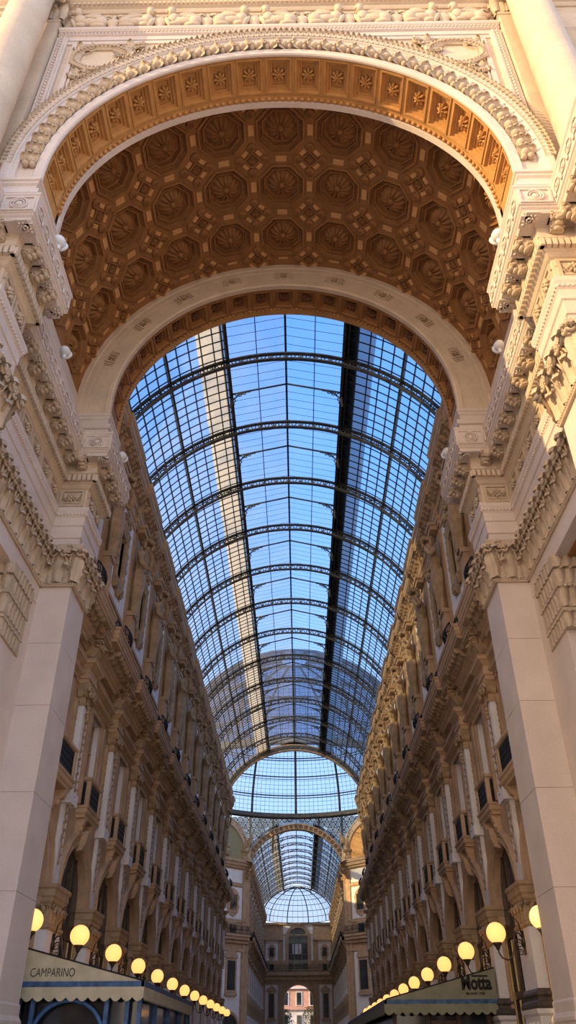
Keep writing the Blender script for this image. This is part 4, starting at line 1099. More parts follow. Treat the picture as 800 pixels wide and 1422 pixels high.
# ------------------------------------------------------------------ glass roof
RG=8.30; ZG=20.33; AL=rad(19.3)
def glass_roof(y0,y1,nb,first_rib,name,label,amax=rad(70)):
    base=(0,y0,ZG+RG)
    rf=thing(name,label,'glass roof',base)
    P=lambda nm,mb,mt,sm=False: build(nm,mb,mt,rf,world=base,smooth=sm)
    L_=y1-y0
    for sg,lb in ((-1,'glass_slope'),(1,'glass_slope')):
        m=MB(); m.add(*ARC([(RG+.02,y0),(RG+.02,y1)],ZG,sg*AL,sg*amax,22)); P(lb,m,'glass',True)
    xe=RG*sin(AL); ze=ZG+RG*cos(AL)+.22; zr=ZG+RG+.42
    m=MB()
    for sg in (-1,1): m.add([(sg*xe,y0,ze),(0,y0,zr),(0,y1,zr),(sg*xe,y1,ze)],[(0,1,2,3)])
    P('ridge_glass',m,'glass')
    # service gutters each side of the ridge lantern; colours carry sun left, shade right
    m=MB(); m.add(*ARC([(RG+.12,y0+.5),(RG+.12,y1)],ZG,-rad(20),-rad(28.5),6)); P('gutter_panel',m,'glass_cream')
    m=MB(); m.add(*ARC([(RG+.14,y0+.5),(RG+.14,y1)],ZG,rad(19.6),rad(23.5),3)); P('gutter_panel',m,'iron')  # black iron colour stands in for shade on the right gutter
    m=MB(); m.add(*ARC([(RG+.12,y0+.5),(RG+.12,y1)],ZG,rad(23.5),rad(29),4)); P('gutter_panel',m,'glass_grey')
    # purlins
    def bar(m,a,r,t,yy0=y0,yy1=y1,h=None):
        h=h or t
        m.box(-t/2,t/2,0,1,-h/2,h/2,T(r*sin(a),yy0,ZG+r*cos(a))@RY(a)@SX(1,yy1-yy0,1))
    m=MB()
    for a in (-60,-40,40,60): bar(m,rad(a),RG-.05,.10,h=.22)
    for sg in (-1,1): bar(m,sg*AL,RG-.02,.14,h=.34); bar(m,sg*rad(20.6),RG-.02,.06,h=.2)
    m.box(-.05,.05,y0,y1,zr-.14,zr+.02)
    P('purlins',m,'roof_iron')
    m=MB()
    fin=[]
    for k in range(1,5): fin+= [AL+ (rad(40)-AL)*k/5]
    for k in range(1,5): fin+= [rad(40+20*k/5)]
    for k in range(1,3): fin+= [rad(60+10*k/3)]
    for a in fin:
        for sg in (-1,1): bar(m,sg*a,RG-.02,.045,h=.07)
    for q in (.5,):
        for sg in (-1,1): m.box(sg*xe*q-.02,sg*xe*q+.02,y0,y1,ze+(zr-ze)*(1-q)-.05,ze+(zr-ze)*(1-q))
    P('glazing_bars',m,'roof_iron')
    m=MB(); nfin=int(L_/.53)
    for j in range(nfin):
        y=y0+.3+j*.5333
        if y>y1: break
        for sg in (-1,1):
            m.add(*ARC([(RG-.035,y-.02),(RG-.035,y+.02),(RG+.01,y+.02),(RG+.01,y-.02),(RG-.035,y-.02)],ZG,sg*AL,sg*amax,18))
            v=[(sg*xe,y-.014,ze-.04),(0,y-.014,zr-.04),(0,y+.014,zr-.04),(sg*xe,y+.014,ze-.04)]; m.add(v,[(0,1,2,3)])
    P('pane_laps',m,'roof_iron')
    # ribs
    r0=None
    for i in range(nb):
        y=first_rib+B*i
        if y>y1+.1: break
        if r0 is None:
            m=MB(); Zo=-RG
            for r,t in ((RG-.42,.07),(RG-.06,.07)):
                m.add(*ARC([(r-t/2,-.09),(r-t/2,.09),(r+t/2,.09),(r+t/2,-.09),(r-t/2,-.09)],Zo,-amax,amax,60))
            nn=56
            for k in range(nn):
                a0=-amax+2*amax*k/nn; a1=-amax+2*amax*(k+1)/nn
                pa=lambda a,r:(r*sin(a),0,Zo+r*cos(a))
                m.add(*TUBE([pa(a0,RG-.42),pa((a0+a1)/2,RG-.06)],.028,4)); m.add(*TUBE([pa((a0+a1)/2,RG-.06),pa(a1,RG-.42)],.028,4))
                if k%2==0: m.add(*TUBE([pa(a0,RG-.42),pa(a0,RG-.06)],.035,4))
            o=build('truss_rib',m,'rib_iron',rf); r0=o
            m=MB(); ym=0
            for sg in (-1,1):
                m.add(*TUBE([(sg*xe,0,ze-base[2]-.1),(0,0,zr-base[2]-.1)],.05,5))
                zt=ze-base[2]-.12; arcp=[(sg*(xe-1.05*(1-cos(t))),0,zt-.85+(.85+.2)*sin(t)) for t in (0,.3,.6,.9,1.2,1.5)]
                m.add(*TUBE(arcp,.045,4)); m.add(*TUBE([(sg*(xe-.02),0,zt-.9),(sg*(xe-.02),0,zt)],.05,4))
                for (qx,qz,rr) in ((.16,-.14,.13),(.14,-.42,.10),(.42,-.03,.10),(.64,.06,.07),(.12,-.64,.07)): m.add(*RING(rr,.03,10,4),T(sg*(xe-qx),0,zt+qz))
            lf0=build('lantern_frame',m,'rib_iron',rf)
        else:
            o=r0.copy(); COL.objects.link(o)
        o.location=(0,y-base[1],0)
        if i==0: lf=lf0
        else: lf=lf0.copy(); COL.objects.link(lf)
        lf.location=(0,y+B/2-base[1],0)
    return rf
glass_roof(21.2,YEND,13,25.44,'glass_roof','long arched iron and glass roof over the near gallery')
# end arch of the first vault
m=MB(); m.add(*ARC([(RG-.55,YEND),(RG-.55,YEND+.35),(RG+.15,YEND+.35),(RG+.15,YEND),(RG-.55,YEND)],ZG,-rad(80),rad(80),60))
o=tag(build('vault_end_arch',m,'tan',world=(0,YEND,ZG+RG),loc=(0,YEND,ZG+RG)),'stone edged arch where the near glass roof meets the central dome','arch')
m=MB()
m.add(*ARC([(RG-.38,YEND-.02),(RG-.02,YEND-.02)],ZG,-rad(80),rad(80),60))
for k in range(40):
    a=rad(-78+156*(k+.5)/40); m.box(-.12,.12,-.04,.02,-.16,.16,T((RG-.2)*sin(a),YEND-.03,ZG+(RG-.2)*cos(a))@RY(a))
build('arch_panels',m,'rib_iron',o,world=(0,YEND,ZG+RG))

# ------------------------------------------------------------------ dome
RD=16.5; YD=98.9; ZD=29.45
dm=thing('glass_dome','great glass and iron dome over the central crossing','dome',(0,YD,ZD))
def dpt(az,el,r=RD): return (r*cos(el)*sin(az),-r*cos(el)*cos(az),r*sin(el))
m=MB(); na=64;ne=14; v=[];f=[]
for j in range(ne+1):
    for i in range(na): v.append(dpt(2*pi*i/na,rad(84)*j/ne))
for j in range(ne):
    for i in range(na): f.append((j*na+i,j*na+(i+1)%na,(j+1)*na+(i+1)%na,(j+1)*na+i))
m.add(v,f); build('dome_glass',m,'glass',dm,smooth=True)
r0=None
for k in range(16):
    if r0 is None:
        m=MB(); m.add(*TUBE([dpt(0,rad(e),RD-.15) for e in range(0,88,4)],.17,4)); r0=build('dome_rib',m,'roof_iron',dm); o=r0
    else: o=r0.copy(); COL.objects.link(o)
    o.rotation_euler=(0,0,2*pi*k/16)
m=MB()
for e in (9,18,27,37,48,60,72): m.add(*TUBE([dpt(2*pi*i/64,rad(e),RD-.1) for i in range(64)],.09,4,True)); m.add(*TUBE([dpt(2*pi*i/64,rad(e-1.2),RD-.1) for i in range(64)],.05,4,True))
build('dome_purlins',m,'roof_iron',dm)
m=MB()
for i in range(160): m.add(*TUBE([dpt(2*pi*i/160,rad(e),RD-.03) for e in range(0,60,6)],.025,3))
for e in range(1,60):
    if e%2==0: m.add(*TUBE([dpt(2*pi*i/64,rad(e),RD-.03) for i in range(64)],.025,3,True))
build('glazing_bars',m,'roof_iron',dm)
m=MB(); m.add(*LATHE([(RD-.5,-.55),(RD-.6,-.45),(RD-.6,-.2),(RD-.3,-.1),(RD-.3,.12),(RD+.3,.12),(RD+.3,-.55)],64,False)); build('ring_beam',m,'rib_iron',dm)

# ------------------------------------------------------------------ crossing: far side
YO=115.4; XO=6.7
def far_wall_window(m,x,z0,z1,hw,y): pass
# far mouth of the second gallery : wall with arch above the piers
RM=6.85; ZM=20.65
m=MB(); n=40
for i in range(n):
    a0=-pi/2+pi*i/n;a1=-pi/2+pi*(i+1)/n
    m.add([((RM+.7)*sin(a0),YO,ZM+(RM+.7)*cos(a0)),((RM+.7)*sin(a1),YO,ZM+(RM+.7)*cos(a1)),(RM*sin(a1),YO,ZM+RM*cos(a1)),(RM*sin(a0),YO,ZM+RM*cos(a0))],[(0,1,2,3)])
m.add(*ARC([(RM,YO),(RM,YO+.6)],ZM,-pi/2,pi/2,40)); m.add(*ARC([(RM+.7,YO),(RM+.7,YO+.6)],ZM,-pi/2,pi/2,40))
m.add(*ARC([(RM,YO-.06),(RM+.08,YO-.08),(RM+.1,YO)],ZM,-pi/2,pi/2,40)); m.add(*ARC([(RM+.58,YO),(RM+.6,YO-.1),(RM+.74,YO-.1),(RM+.75,YO)],ZM,-pi/2,pi/2,40))
o=tag(build('crossing_arch',m,'tan',world=(0,YO,ZM),loc=(0,YO,ZM)),'round stone arch at the mouth of the far gallery','arch')
m=MB()
for k in range(31):
    a=rad(-84+168*k/30); m.add(*RING(.17,.05,12,4),T((RM+.35)*sin(a),YO-.04,ZM+(RM+.35)*cos(a)))
build('ring_ornament',m,'dark_stone',o,world=(0,YO,ZM))
# pierced screen panels between arch and ring
for s in (-1,1):
    sn=side_name(s)
    sc_=thing('pierced_screen',f'pierced white glass screen below the dome ring, {sn} of the far arch','screen',(0,YO+.8,24.5))
    m=MB(); m.add([(s*.0,.0,3.9),(s*6.9,0,.5),(s*12,0,.5),(s*12,0,5.0),(0,0,5.0)],[(0,1,2,3,4)]); build('frosted_glass',m,'glass_white',sc_)
    m=MB()
    for i in range(15):
        for j in range(6):
            x=.45+i*.8+(.4 if j%2 else 0); z=.9+j*.72
            if (x/7.6)**2+((z+3.3)/7.6)**2>1.0 and z<4.9: m.add(*RING(.34,.07,12,4),T(s*x,-.03,z)); m.add(*RING(.14,.05,8,4),T(s*x,-.03,z))
    for x in (3.3,6.55,9.8): m.box(s*x-.12,s*x+.12,-.15,.05,0,5.0)
    build('iron_lattice',m,'rib_iron',sc_)
    # diagonal walls of the octagon (local: u away from the gallery mouth, z up, face towards the centre)
    dw=MB(); ang=atan2(-9.75,9.75)   # direction outwards and towards the viewer
    Lw=13.8
    X=T(s*XO,YO,0)@ (Matrix(((s*.7071,s*.7071*1,0,0),(-.7071,.7071,0,0),(0,0,1,0),(0,0,0,1))))
    # local x = u, local y = out behind the wall
    dw.T=X
    def W(a,b,c,d,o=0,mi=0): dw.box(a,b,-o,.5,c,d,None,mi)
    W(0,Lw,0,24,0,0)
    for (z0,z1,o) in ((22.2,22.5,.25),(22.5,22.9,.45),(22.9,23.3,.6),(20.0,20.25,.1),(15.6,15.85,.12),(13.2,13.6,.3),(13.6,13.95,.6),(13.95,14.2,.75),(12.3,12.6,.15)): W(-.1,Lw,z0,z1,o)
    W(.1,.9,14.2,22.2,.12); W(.25,.75,0,13.2,.12); W(9.5,10.3,0,22.2,.12)
    for a,b in ((1.0,4.3),(4.6,7.0)):
        W(a,b,20.4,22.0,.04,1); W(a,b,16.0,19.8,.04,1)
        W(a,b,4.5,12.2,.04,1)
    octw=tag(build(f'wall_octagon_{sn}',dw,['tan','white']),f'{sn} angled wall of the central crossing with white panels','wall',kind='structure')
    for j,(u,z0,z1,hw,kind) in enumerate(((2.6,17.0,18.9,.6,'cart'),(2.6,14.4,15.4,.5,'plain'),(2.6,8.0,11.2,.65,'ped'),(2.6,0,4.3,1.3,'arch'),(6,17.0,18.9,.6,'cart'),(6,8.0,11.2,.65,'ped'))):
        wn[0]+=1
        mw=MB(); mw.T=X
        mw.box(u-hw-.25,u+hw+.25,-.2,0,z0-.25,z1+.25); 
        if kind=='cart':
            mw.add(*PRISM([(u-1.1,17.4),(u-.6,16.5),(u,16.2),(u+.6,16.5),(u+1.1,17.4),(u+.9,18),(u+1.1,18.6),(u+.6,19.4),(u,19.7),(u-.6,19.4),(u-1.1,18.6),(u-.9,18)],-.14,0))
        if kind=='ped':
            mw.box(u-1.0,u+1.0,-.3,0,11.5,11.75); mw.add(*PRISM([(u-1.0,11.75)]+[(u-1.0*cos(t*pi/8),11.75+.7*sin(t*pi/8)) for t in range(9)]+[(u+1.0,11.75)],-.25,0)); mw.box(u-.95,u+.95,-.35,0,7.4,7.7)
        if kind=='arch': mw.add(*PRISM([(u-1.6,0)]+[(u-1.6*cos(t*pi/10),4.2+1.6*sin(t*pi/10)) for t in range(11)]+[(u+1.6,0)],-.12,0))
        of=tag(build(f'window_{wn[0]}',mw,'tan'),{'cart':'top storey window in a shaped frame','plain':'low square window above the balcony','ped':'tall window under a curved pediment','arch':'dark arched ground floor opening'}[kind]+f' on the {sn} angled crossing wall, '+('nearest the far gallery' if u<4 else 'further from the far gallery'),'window',kind='structure')
        mp=MB(); mp.T=X
        if kind=='arch': mp.add(*PRISM([(u-1.25,0)]+[(u-1.25*cos(t*pi/10),4.2+1.25*sin(t*pi/10)) for t in range(11)]+[(u+1.25,0)],-.2,-.13))
        else: mp.box(u-hw,u+hw,-.22,-.18,z0,z1)
        build('pane',mp,'pane',of)
    rl=MB(); rl.T=X
    for z in (14.25,14.7,15.15): rl.box(0,8,-.72,-.68,z,z+.05)
    for q in range(40): rl.box(q*.2,q*.2+.03,-.71,-.69,14.2,15.2)
    for q in range(8): rl.add(*RING(.22,.04,10,4),T(.5+q,-.72,14.85))
    b=X@Vector((4,0,14.2)); o=build('iron_railing',rl,'iron',world=b,loc=b); tag(o,f'black iron railing on the {sn} angled balcony of the crossing','railing')
    # lunette with mosaic
    b=X@Vector((5.2,0,23.3)); ln=thing('mosaic_lunette',f'{"green and gold" if s<0 else "glowing orange"} mosaic lunette above the {sn} angled wall','lunette',b)
    mm=MB(); mm.T=X; R5=4.6
    mm.add(*PRISM([(5.2-R5*cos(t*pi/20),23.3+R5*sin(t*pi/20)) for t in range(21)],-.02,.3)); build('mosaic',mm,'mosaic_g' if s<0 else 'mosaic_o',ln,world=b)
    mm=MB(); mm.T=X
    vs=[];fs=[];pf=[(4.6,0.0),(4.6,-.25),(4.85,-.3),(4.9,-.2),(5.3,-.2),(5.35,-.3),(5.5,-.3),(5.5,.2)]
    for t in range(25):
        a=pi*t/24
        for r,o_ in pf: vs.append((5.2-r*cos(a),o_,23.3+r*sin(a)))
    for t in range(24):
        for j in range(len(pf)-1): k=len(pf); fs.append((t*k+j,t*k+j+1,(t+1)*k+j+1,(t+1)*k+j))
    mm.add(vs,fs); 
    for t in range(20):
        a=pi*(t+.5)/20; mm.add(*RING(.15,.05,10,4),T(5.2-5.1*cos(a),-.22,23.3+5.1*sin(a)))
    build('arch_band',mm,'marble2',ln,world=b)
    mm=MB(); mm.T=X
    for q in (4.0,5.2,6.4): 
        ell(mm,(q,-.3,24.0),(.45,.3,.55),None,None,False); ell(mm,(q,-.4,24.75),(.22,.2,.25),None,None,False)
    build('relief_busts',mm,'tan_carved',ln,world=b)
    # eagle
    b=(s*7.25,YO-.5,23.3); eg=thing('eagle_sculpture',f'spread winged eagle sculpture at the {sn} foot of the far arch','sculpture',b)
    mm=MB(); mm.add(*LATHE([(.55,0),(.6,.3),(.45,.5),(.5,.9),(.7,1.1),(.7,1.3)],14)); build('pedestal',mm,'tan_carved',eg)
    mm=MB(); mm.add(*TUBE([(0,.1,1.2),(0,0,1.7),(0,-.05,2.3),(0,-.1,2.75),(0,-.2,3.0),(0,-.42,3.02),(0,-.55,2.9)],[.2,.42,.45,.25,.2,.14,.04],10)); build('body',mm,'tan_carved',eg,smooth=True)
    for q in (-1,1):
        mm=MB()
        for k in range(7): mm.add(*TUBE([(q*.3,0,2.5-.08*k),(q*(.7+.05*k),.05,2.9-.1*k),(q*(1.35-.05*k),.1,3.9-.42*k)],[.12,.13,.04],5))
        build('wing',mm,'tan_carved',eg)

# ------------------------------------------------------------------ far gallery
FY=[YO+1.2+4.8*(k+.5) for k in range(11)]
YE=171.0
FS=(-1,1)
for s in (-1,1):
    sn=side_name(s)
    m=MB()
    for yc in FY: m.T=T(s*XO,yc,0)@RZ(side_rot(s)); gallery_wall(m,yc,yc-B/2,yc+B/2)
    m.T=SX(s,1,1); m.box(XO,XO+1,YO,YO+1.2,0,23.2); m.box(XO-.25,XO+.4,YO-.05,YO+1.0,0,22); m.box(XO-.5,XO+.4,YO-.2,YO+1.1,22,23.2); m.box(XO+.9,XO+1,YO,YE,0,23.2); m.box(XO,XO+1,FY[-1]+2.4,YE,0,23.2)
    m.box(XO,XO+2,YO,YE,22.9,23.2)
    w=tag(build(f'wall_{sn}_far',m,['tan','grey_marble']),f'{sn} facade of the far gallery beyond the crossing','wall',kind='structure')
    for k,yc in enumerate(FY):
        for nm in ('arcade_arch','console_bracket','cornice_balcony','upper_cornice','stucco_panel','panel_moulding','figure_pedestal'):
            o=FIRST[nm].copy(); COL.objects.link(o); o.parent=w; o.location=(s*XO,yc if nm not in ('console_bracket','upper_cornice','figure_pedestal') else yc-2.4,0); o.rotation_euler=(0,0,side_rot(s))
        for key in ('pier','pil'):
            o=FIRST[key].copy(); COL.objects.link(o); o.parent=w; o.location=(s*XO,yc-2.4,0); o.rotation_euler=(0,0,side_rot(s))
        o=dup(RAIL,(s*XO,yc,14.22),side_rot(s)); tag(o,f'black iron balcony railing, {ORD[k]} bay of the {sn} balcony in the far gallery','railing','railings along the upper balconies')
        for kd in ('w1','w2','ws'): put_window(kd,s,yc,{'w1':'tall first floor','w2':'small top storey','ws':'arched shop'}[kd]+f' window, {ORD[k]} bay of the {sn} side of the far gallery',XO)
glass_roof(YO+.3,YE-2.5,11,YO+4.0,'glass_roof','arched glass roof over the far gallery beyond the dome')
# glazed half dome closing the far vault
hd=thing('glass_apse','glazed half dome closing the far end of the far roof','glass roof',(0,YE-6.5,ZG+RG))
m=MB(); v=[];f=[]; na=20;ne=8; RR=6.9
def apt(az,el,r=RR): return (r*cos(el)*sin(az),YE-6.9+r*cos(el)*cos(az),22.4+ (r-.6)*.86*sin(el))
for j in range(ne+1):
    for i in range(na+1): v.append(apt(-pi/2+pi*i/na,pi/2*j/ne))
for j in range(ne):
    for i in range(na): a=j*(na+1)+i; f.append((a,a+1,a+na+2,a+na+1))
bb=(0,YE-6.5,ZG+RG)
m.add(v,f); build('apse_glass',m,'glass',hd,world=bb,smooth=True)
m=MB()
for i in range(0,na+1,4): m.add(*TUBE([apt(-pi/2+pi*i/na,pi/2*j/8,RR-.08) for j in range(9)],.1,4))
for j in range(0,8): m.add(*TUBE([apt(-pi/2+pi*i/20,pi/2*j/8,RR-.08) for i in range(21)],.05,4))
for i in range(0,na+1): m.add(*TUBE([apt(-pi/2+pi*i/na,pi/2*j/8,RR-.03) for j in range(6)],.03,3))
build('apse_ribs',m,'roof_iron',hd,world=bb)

# ------------------------------------------------------------------ end wall
m=MB()
HE=2.75; ZE=9.3
def efill(a,b,c,d): m.add([(a,YE,c),(b,YE,c),(b,YE,d),(a,YE,d)],[(0,1,2,3)])
XE=7.2
efill(-XE,-HE,0,ZE); efill(HE,XE,0,ZE)
ap=[(-HE*cos(pi*i/20),ZE+HE*sin(pi*i/20)) for i in range(21)]
for (xa,za),(xb,zb) in zip(ap,ap[1:]):
    m.add([(xa,YE,za),(xb,YE,zb),(xb,YE,14.2),(xa,YE,14.2)],[(0,1,2,3)]); m.add([(xa,YE,za),(xb,YE,zb),(xb,YE+1.5,zb),(xa,YE+1.5,za)],[(0,1,2,3)])
efill(-XE,-HE,ZE,14.2); efill(HE,XE,ZE,14.2); efill(-XE,XE,14.2,22.4)
for q in (-1,1): m.box(q*HE,q*(HE+.02),YE,YE+1.5,0,ZE)
for (z0,z1,o) in ((12.4,12.8,.2),(12.8,13.5,.5),(13.5,14.1,.9),(20.2,20.5,.15),(15.6,15.9,.12),(22.1,22.5,.3)): m.box(-XE,XE,YE-o,YE,z0,z1)
m.box(-XE,-2.9,YE-.5,YE,19.4,20.2); m.box(2.9,XE,YE-.5,YE,19.4,20.2)
for x in (-3.5,3.5): m.box(x-.4,x+.4,YE-.3,YE,0,12.4); m.box(x-.35,x+.35,YE-.2,YE,14.2,19.4)
m.mi=1
m.box(-2.9,2.9,YE-.04,YE,16,22.1)
for x in (-5.1,5.1): m.box(x-1.2,x+1.2,YE-.04,YE,16.0,18.9); m.box(x-1.2,x+1.2,YE-.04,YE,19.0,19.4); m.box(x-1.2,x+1.2,YE-.04,YE,4,12)
ew=tag(build('wall_end',m,['tan','white']),'end wall of the far gallery with an open archway and tall window above','wall',kind='structure')
m=MB()
for r,o in ((HE,.0),):
    prof=[(HE,YE),(HE,YE-.2),(HE+.2,YE-.25),(HE+.25,YE-.12),(HE+.5,YE-.12),(HE+.55,YE-.2),(HE+.62,YE)]
    m.add(*ARC(prof,ZE,-pi/2,pi/2,30))
build('archway_moulding',m,'tan',ew)
# big arched window
wn[0]+=1
m=MB(); HWW=1.85; ZW=19.75
m.add(*ARC([(HWW,YE),(HWW,YE-.2),(HWW+.3,YE-.25),(HWW+.35,YE-.15),(HWW+.6,YE-.18),(HWW+.65,YE)],ZW,-pi/2,pi/2,30))
for q in (-1,1): m.box(q*HWW,q*(HWW+.65),YE-.2,YE,14.2,ZW)
bw=tag(build(f'window_{wn[0]}',m,'tan'),'tall round headed window over the far archway','window',kind='structure')
m=MB(); m.add(*PRISM([(-HWW,14.2)]+[(-HWW*cos(pi*i/20),ZW+HWW*sin(pi*i/20)) for i in range(21)]+[(HWW,14.2)],YE-.1,YE-.05)); build('pane',m,'pane',bw)
m=MB()
for z0,z1 in ((18.9,19.6),(15.5,16.1),(17.0,17.1)): m.box(-HWW,HWW,YE-.18,YE-.1,z0,z1)
for x in (-.75,.75): m.box(x-.08,x+.08,YE-.17,YE-.1,14.2,21.4)
build('green_mullions',m,'pane_green',bw)
m=MB()
for x0,x1 in ((-1.1,-.85),(-.6,.05),(.2,.6)): m.box(x0,x1,YE-.14,YE-.11,17.1,18.8)
build('lit_blinds',m,'far_white',bw)
for x in (-5.1,5.1):
    sn='left' if x<0 else 'right'
    for nm,z0,z1,hw in (('top storey window in a shaped frame',16.7,18.2,.4),('low square window above the balcony',14.4,15.4,.4),('tall window',6.8,10.6,.45),('arched doorway',0,4.0,1.0)):
        wn[0]+=1; m=MB()
        if 'shaped' in nm: m.add(*PRISM([(x-.8,17.1),(x-.4,16.2),(x,16.1),(x+.4,16.2),(x+.8,17.1),(x+.65,17.5),(x+.8,17.9),(x+.4,18.7),(x,18.8),(x-.4,18.7),(x-.8,17.9),(x-.65,17.5)],YE-.15,YE))
        m.box(x-hw-.2,x+hw+.2,YE-.2,YE,z0-.2,z1+.2)
        if nm=='tall window': m.box(x-.9,x+.9,YE-.35,YE,11.0,11.3); m.add(*PRISM([(x-.9,11.3),(x,12.0),(x+.9,11.3)],YE-.3,YE)); m.box(x-.9,x+.9,YE-.4,YE,6.3,6.6)
        if 'arched' in nm: m.add(*PRISM([(x-1.3,0)]+[(x-1.3*cos(t*pi/10),4+1.3*sin(t*pi/10)) for t in range(11)]+[(x+1.3,0)],YE-.15,YE))
        o=tag(build(f'window_{wn[0]}',m,'tan'),f'{nm} {sn} of the far archway on the end wall','window',kind='structure')
        mp=MB()
        if 'arched' in nm: mp.add(*PRISM([(x-1,0)]+[(x-1*cos(t*pi/10),4+1*sin(t*pi/10)) for t in range(11)]+[(x+1,0)],YE-.24,YE-.16))
        else: mp.box(x-hw,x+hw,YE-.24,YE-.2,z0,z1)
        build('pane',mp,'pane',o)
m=MB()
for z in (14.2,14.7,15.1): m.box(-6.5,6.5,YE-.85,YE-.8,z,z+.06)
for q in range(65): m.box(-6.5+q*.2,-6.47+q*.2,YE-.84,YE-.81,14.2,15.1)
tag(build('iron_railing',m,'iron',world=(0,YE-.8,14.1),loc=(0,YE-.8,14.1)),'black iron railing across the end wall above the far archway','railing')
# beyond the archway
b=(0,205,0); bl=thing('townhouse','rose and white plastered house seen through the far archway','building',b)
m=MB(); m.box(-14,14,0,8,0,9.5,None,0); m.box(-14,14,.0,8,9.5,17,None,1); m.box(-14,14,-.5,8,9.3,9.8,None,1); m.box(-14,14,-.6,8,13.3,13.7,None,0); m.box(-14,14,-.6,8,16.8,17.5,None,1)
build('wall',m,['far_white','far_pink'],bl)
for z0,z1 in ((10.2,12.6),(5.5,8.3),(1.0,4.2)):
    for k in range(7):
        x=-9+k*3; m=MB(); m.box(x-.75,x+.75,-.12,.1,z0-.15,z1+.2,None,0); o=build('window',m,'far_white',bl); m=MB(); m.box(x-.5,x+.5,-.16,-.11,z0,z1); build('pane',m,'pane',o)
def tree(x,y,h,mt,label,seed):
    random.seed(seed); t=thing('street_tree',label,'tree',(x,y,0))
    m=MB(); m.add(*TUBE([(0,0,0),(.05,0,h*.3),(0,.1,h*.6),(.1,0,h*.85)],[.2,.17,.12,.04],7))
    for k in range(6): a=k*1.05; m.add(*TUBE([(0,0,h*(.35+.07*k)),(cos(a)*h*.15,sin(a)*h*.15,h*(.5+.07*k))],[.08,.03],5))
    build('trunk',m,'bark',t)
    m=MB()
    for k in range(1500):
        a=random.uniform(0,2*pi); q=random.random()**.5; z=random.uniform(.25,1.0); r=h*.28*q*(1.15-abs(z-.55)*1.4)
        X=T(r*cos(a),r*sin(a),h*z)@Matrix.Rotation(random.uniform(0,6),4,Vector((random.random(),random.random(),random.random()+.1)).normalized())
        m.add([(-.16,0,0),(0,-.09,.03),(.18,0,0),(0,.09,.03)],[(0,1,2,3)],X)
    build('foliage',m,mt,t)
tree(-3.1,183,8.6,'leaf','dark green tree at the left of the far archway',1)
tree(2.6,186,9.2,'leaf2','yellowing tree at the right of the far archway',2)

# ------------------------------------------------------------------ awnings
def awning(s,y0,y1,xw,xo,zt,zb,mt,name,label,bar,fr):
    b=(s*xo,y0,zb)
    aw=thing('awning',label,'awning',b)
    # top sheet
    m=MB(); m.T=SX(s,1,1); m.add([(xw,y0,zt),(xo,y0,zb),(xo,y1,zb),(xw,y1,zt),(xw,y0,zt-.03),(xo,y0,zb-.03),(xo,y1,zb-.03),(xw,y1,zt-.03)],[(0,1,2,3),(7,6,5,4),(0,4,5,1),(1,5,6,2),(2,6,7,3),(3,7,4,0)])
    build('roof_sheet',m,mt,aw,world=b)
    m=MB(); m.T=SX(s,1,1); m.add(*PRISM([(xw,zb-.02),(xw,zt),(xo,zb)],y0-.03,y0)); build('side_panel',m,mt,aw,world=b)
    m=MB(); m.T=SX(s,1,1); m.add(*TUBE([(xw,y0-.03,zt+.01),(xo,y0-.03,zb+.01)],.02,5)); build('edge_piping',m,'ink',aw,world=b)
    m=MB(); m.T=SX(s,1,1); m.box(xo-.04,xw,y0-.05,y0+.03,zb-.13,zb-.0); m.box(xo-.05,xo+.03,y0-.05,y1,zb-.13,zb-.0); build('frame_bar',m,bar,aw,world=b)
    # scalloped valance, side then aisle
    def val(p,q,n,depth,m,fringe=False):
        p=Vector(p);q=Vector(q); vs=[];fs=[]; k=8*n
        for i in range(k+1):
            t=i/k; c=p+(q-p)*t; ph=(i%8)/8; d=depth*(.72+.28*abs(sin(pi*ph))) if not fringe else depth*(.8+.2*(i%2))
            vs.append(tuple(c)); vs.append((c.x,c.y,c.z-d))
        for i in range(k): fs.append((2*i,2*i+1,2*i+3,2*i+2))
        m.add(vs,fs)
    m=MB(); m.T=SX(s,1,1); val((xo-.05,y0-.055,zb-.12),(xw,y0-.055,zb-.12),13,.30,m); build('scalloped_valance',m,mt,aw,world=b)
    m=MB(); m.T=SX(s,1,1); val((xo-.055,y0-.05,zb-.12),(xo-.055,y1,zb-.12),int((y1-y0)*2.2),.30,m,fr); build('fringed_valance' if fr else 'scalloped_valance',m,mt,aw,world=b)
    return aw,b
aw1,b1=awning(-1,22.0,32.0,6.95,3.5,3.86,3.04,'canvas','awning','cream canvas bar awning lettered CAMPARINO at the left arcade','blue',True)
aw2,b2=awning(1,29.0,52.0,6.62,3.05,3.80,2.95,'canvas2','awning','olive green canvas cafe awning lettered Motta at the right arcade','blue',False)
def text(body,size,loc,parent,world,name,mt,bold=0,sx=1,label=None):
    cu=bpy.data.curves.new('t','FONT'); cu.body=body; cu.size=size; cu.extrude=.004; cu.offset=bold; cu.align_x='LEFT'
    o=bpy.data.objects.new('t',cu); COL.objects.link(o)
    dg=bpy.context.evaluated_depsgraph_get(); dg.update()
    me=bpy.data.meshes.new_from_object(o.evaluated_get(dg)); bpy.data.objects.remove(o); me.name=name
    me.transform(Matrix.Translation((loc[0]-world[0],loc[1]-world[1],loc[2]-world[2]))@RX(pi/2)@SX(sx,1,1))
    me.materials.clear(); me.materials.append(M[mt])
    ob=bpy.data.objects.new(name,me); COL.objects.link(ob); ob.parent=parent
    if label: ob['label']=label
    return ob
text('CAMPARINO',.27,(-6.30,21.96,3.14),aw1,b1,'lettering','ink',-.004,.71,'thin black lettering reading CAMPARINO')
t=text('Motta',.53,(5.50,28.955,3.22),aw2,b2,'lettering','ink',.02,.75,'bold black lettering reading Motta')
m=MB(); m.box(5.86,6.38,28.95,28.965,3.56,3.60); build('lettering_bar',m,'ink',aw2,world=b2)
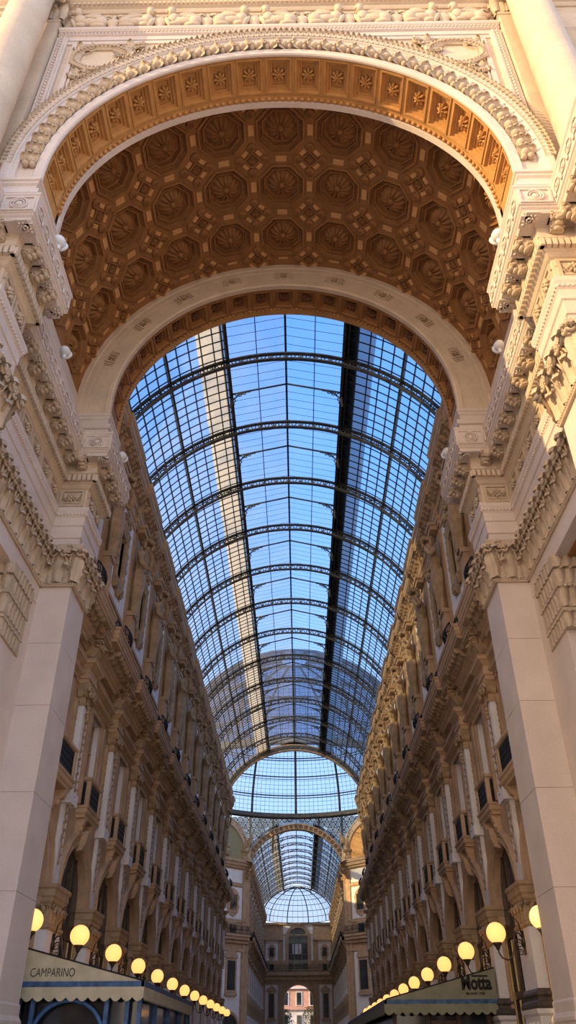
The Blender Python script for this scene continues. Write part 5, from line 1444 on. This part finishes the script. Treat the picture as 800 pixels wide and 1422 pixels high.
text('MILANO 1928',.10,(5.62,28.955,3.07),aw2,b2,'small_lettering','ink',.001,1.0,'small line of black letters under the bold word')
# verandas under the awnings
vb=(-5.2,22.1,0); vr=thing('bar_veranda','blue painted iron and glass veranda under the cream awning','veranda',vb)
for x in (-6.5,-6.15,-4.35,-3.85,-3.55):
    m=MB(); m.box(x-.05,x+.05,22.05,22.15,0,2.95); build('post',m,'blue',vr,world=vb)
m=MB(); m.add(*TUBE([(-5.25+.85*cos(pi*k/16),22.08,1.9+.75*sin(pi*k/16)) for k in range(17)],.055,6)); m.box(-5.29,-5.21,22.05,22.12,2.6,2.95); build('arched_rail',m,'blue',vr,world=vb)
for y in (24.5,27,29.5,31.9):
    m=MB(); m.box(-3.6,-3.5,y-.05,y+.05,0,2.95); build('post',m,'blue',vr,world=vb)
m=MB(); m.box(-6.4,-3.6,22.3,22.33,0,2.9); m.box(-3.62,-3.6,22.3,31.8,0,2.9); build('glass_panel',m,'pane',vr,world=vb)
vb=(5,29.4,0); vr=thing('cafe_front','dark timber cafe front under the olive awning','shopfront',vb)
m=MB(); m.box(3.3,6.4,29.5,29.6,0,2.85); m.box(3.3,3.4,29.5,51.8,0,2.85); build('glass_panel',m,'pane',vr,world=vb)
for x in (3.35,4.4,5.4,6.35):
    m=MB(); m.box(x-.06,x+.06,29.42,29.5,0,2.85); build('post',m,'wood',vr,world=vb)
m=MB(); m.box(4.5,5.3,29.4,29.5,1.2,2.4); 
for q in (-1,1): m.add(*RING(.18,.03),T(4.9+q*.18,29.4,1.9))
build('carved_panel',m,'wood',vr,world=vb)

# ------------------------------------------------------------------ floodlights on the cornices
def flood(x,y,z,label):
    t=thing('floodlight',label,'floodlight',(x,y,z),0,'white floodlights on the cornices')
    m=MB(); m.add(*LATHE([(.05,-.02),(.06,.1),(.03,.14)],10)); build('bracket',m,'lens',t)
    m=MB(); ell(m,(0,0,.27),(.16,.2,.16),None,None,False); m.add(*LATHE([(.17,0),(.19,.05),(.15,.07)],14),T(0,.1,.27)@RX(-pi/2)); build('lamp_head',m,'lens',t,smooth=True)
for s in (-1,1):
    sn=side_name(s)
    flood(s*5.55,12.0,18.2,f'white floodlight on the {sn} front cornice block beneath the coffers')
    flood(s*6.55,16.2,18.72,f'white floodlight on the long {sn} cornice between the cornice blocks')
    flood(s*5.6,20.6,18.2,f'white floodlight on the {sn} inner cornice block by the glass roof')

SC.view_settings.view_transform='Standard'; SC.view_settings.look='None'; SC.view_settings.gamma=1; SC.view_settings.use_curve_mapping=False
SC.view_settings.exposure=.55
try:
    SC.cycles.transparent_max_bounces=24; SC.cycles.max_bounces=8; SC.cycles.diffuse_bounces=4
except Exception: pass
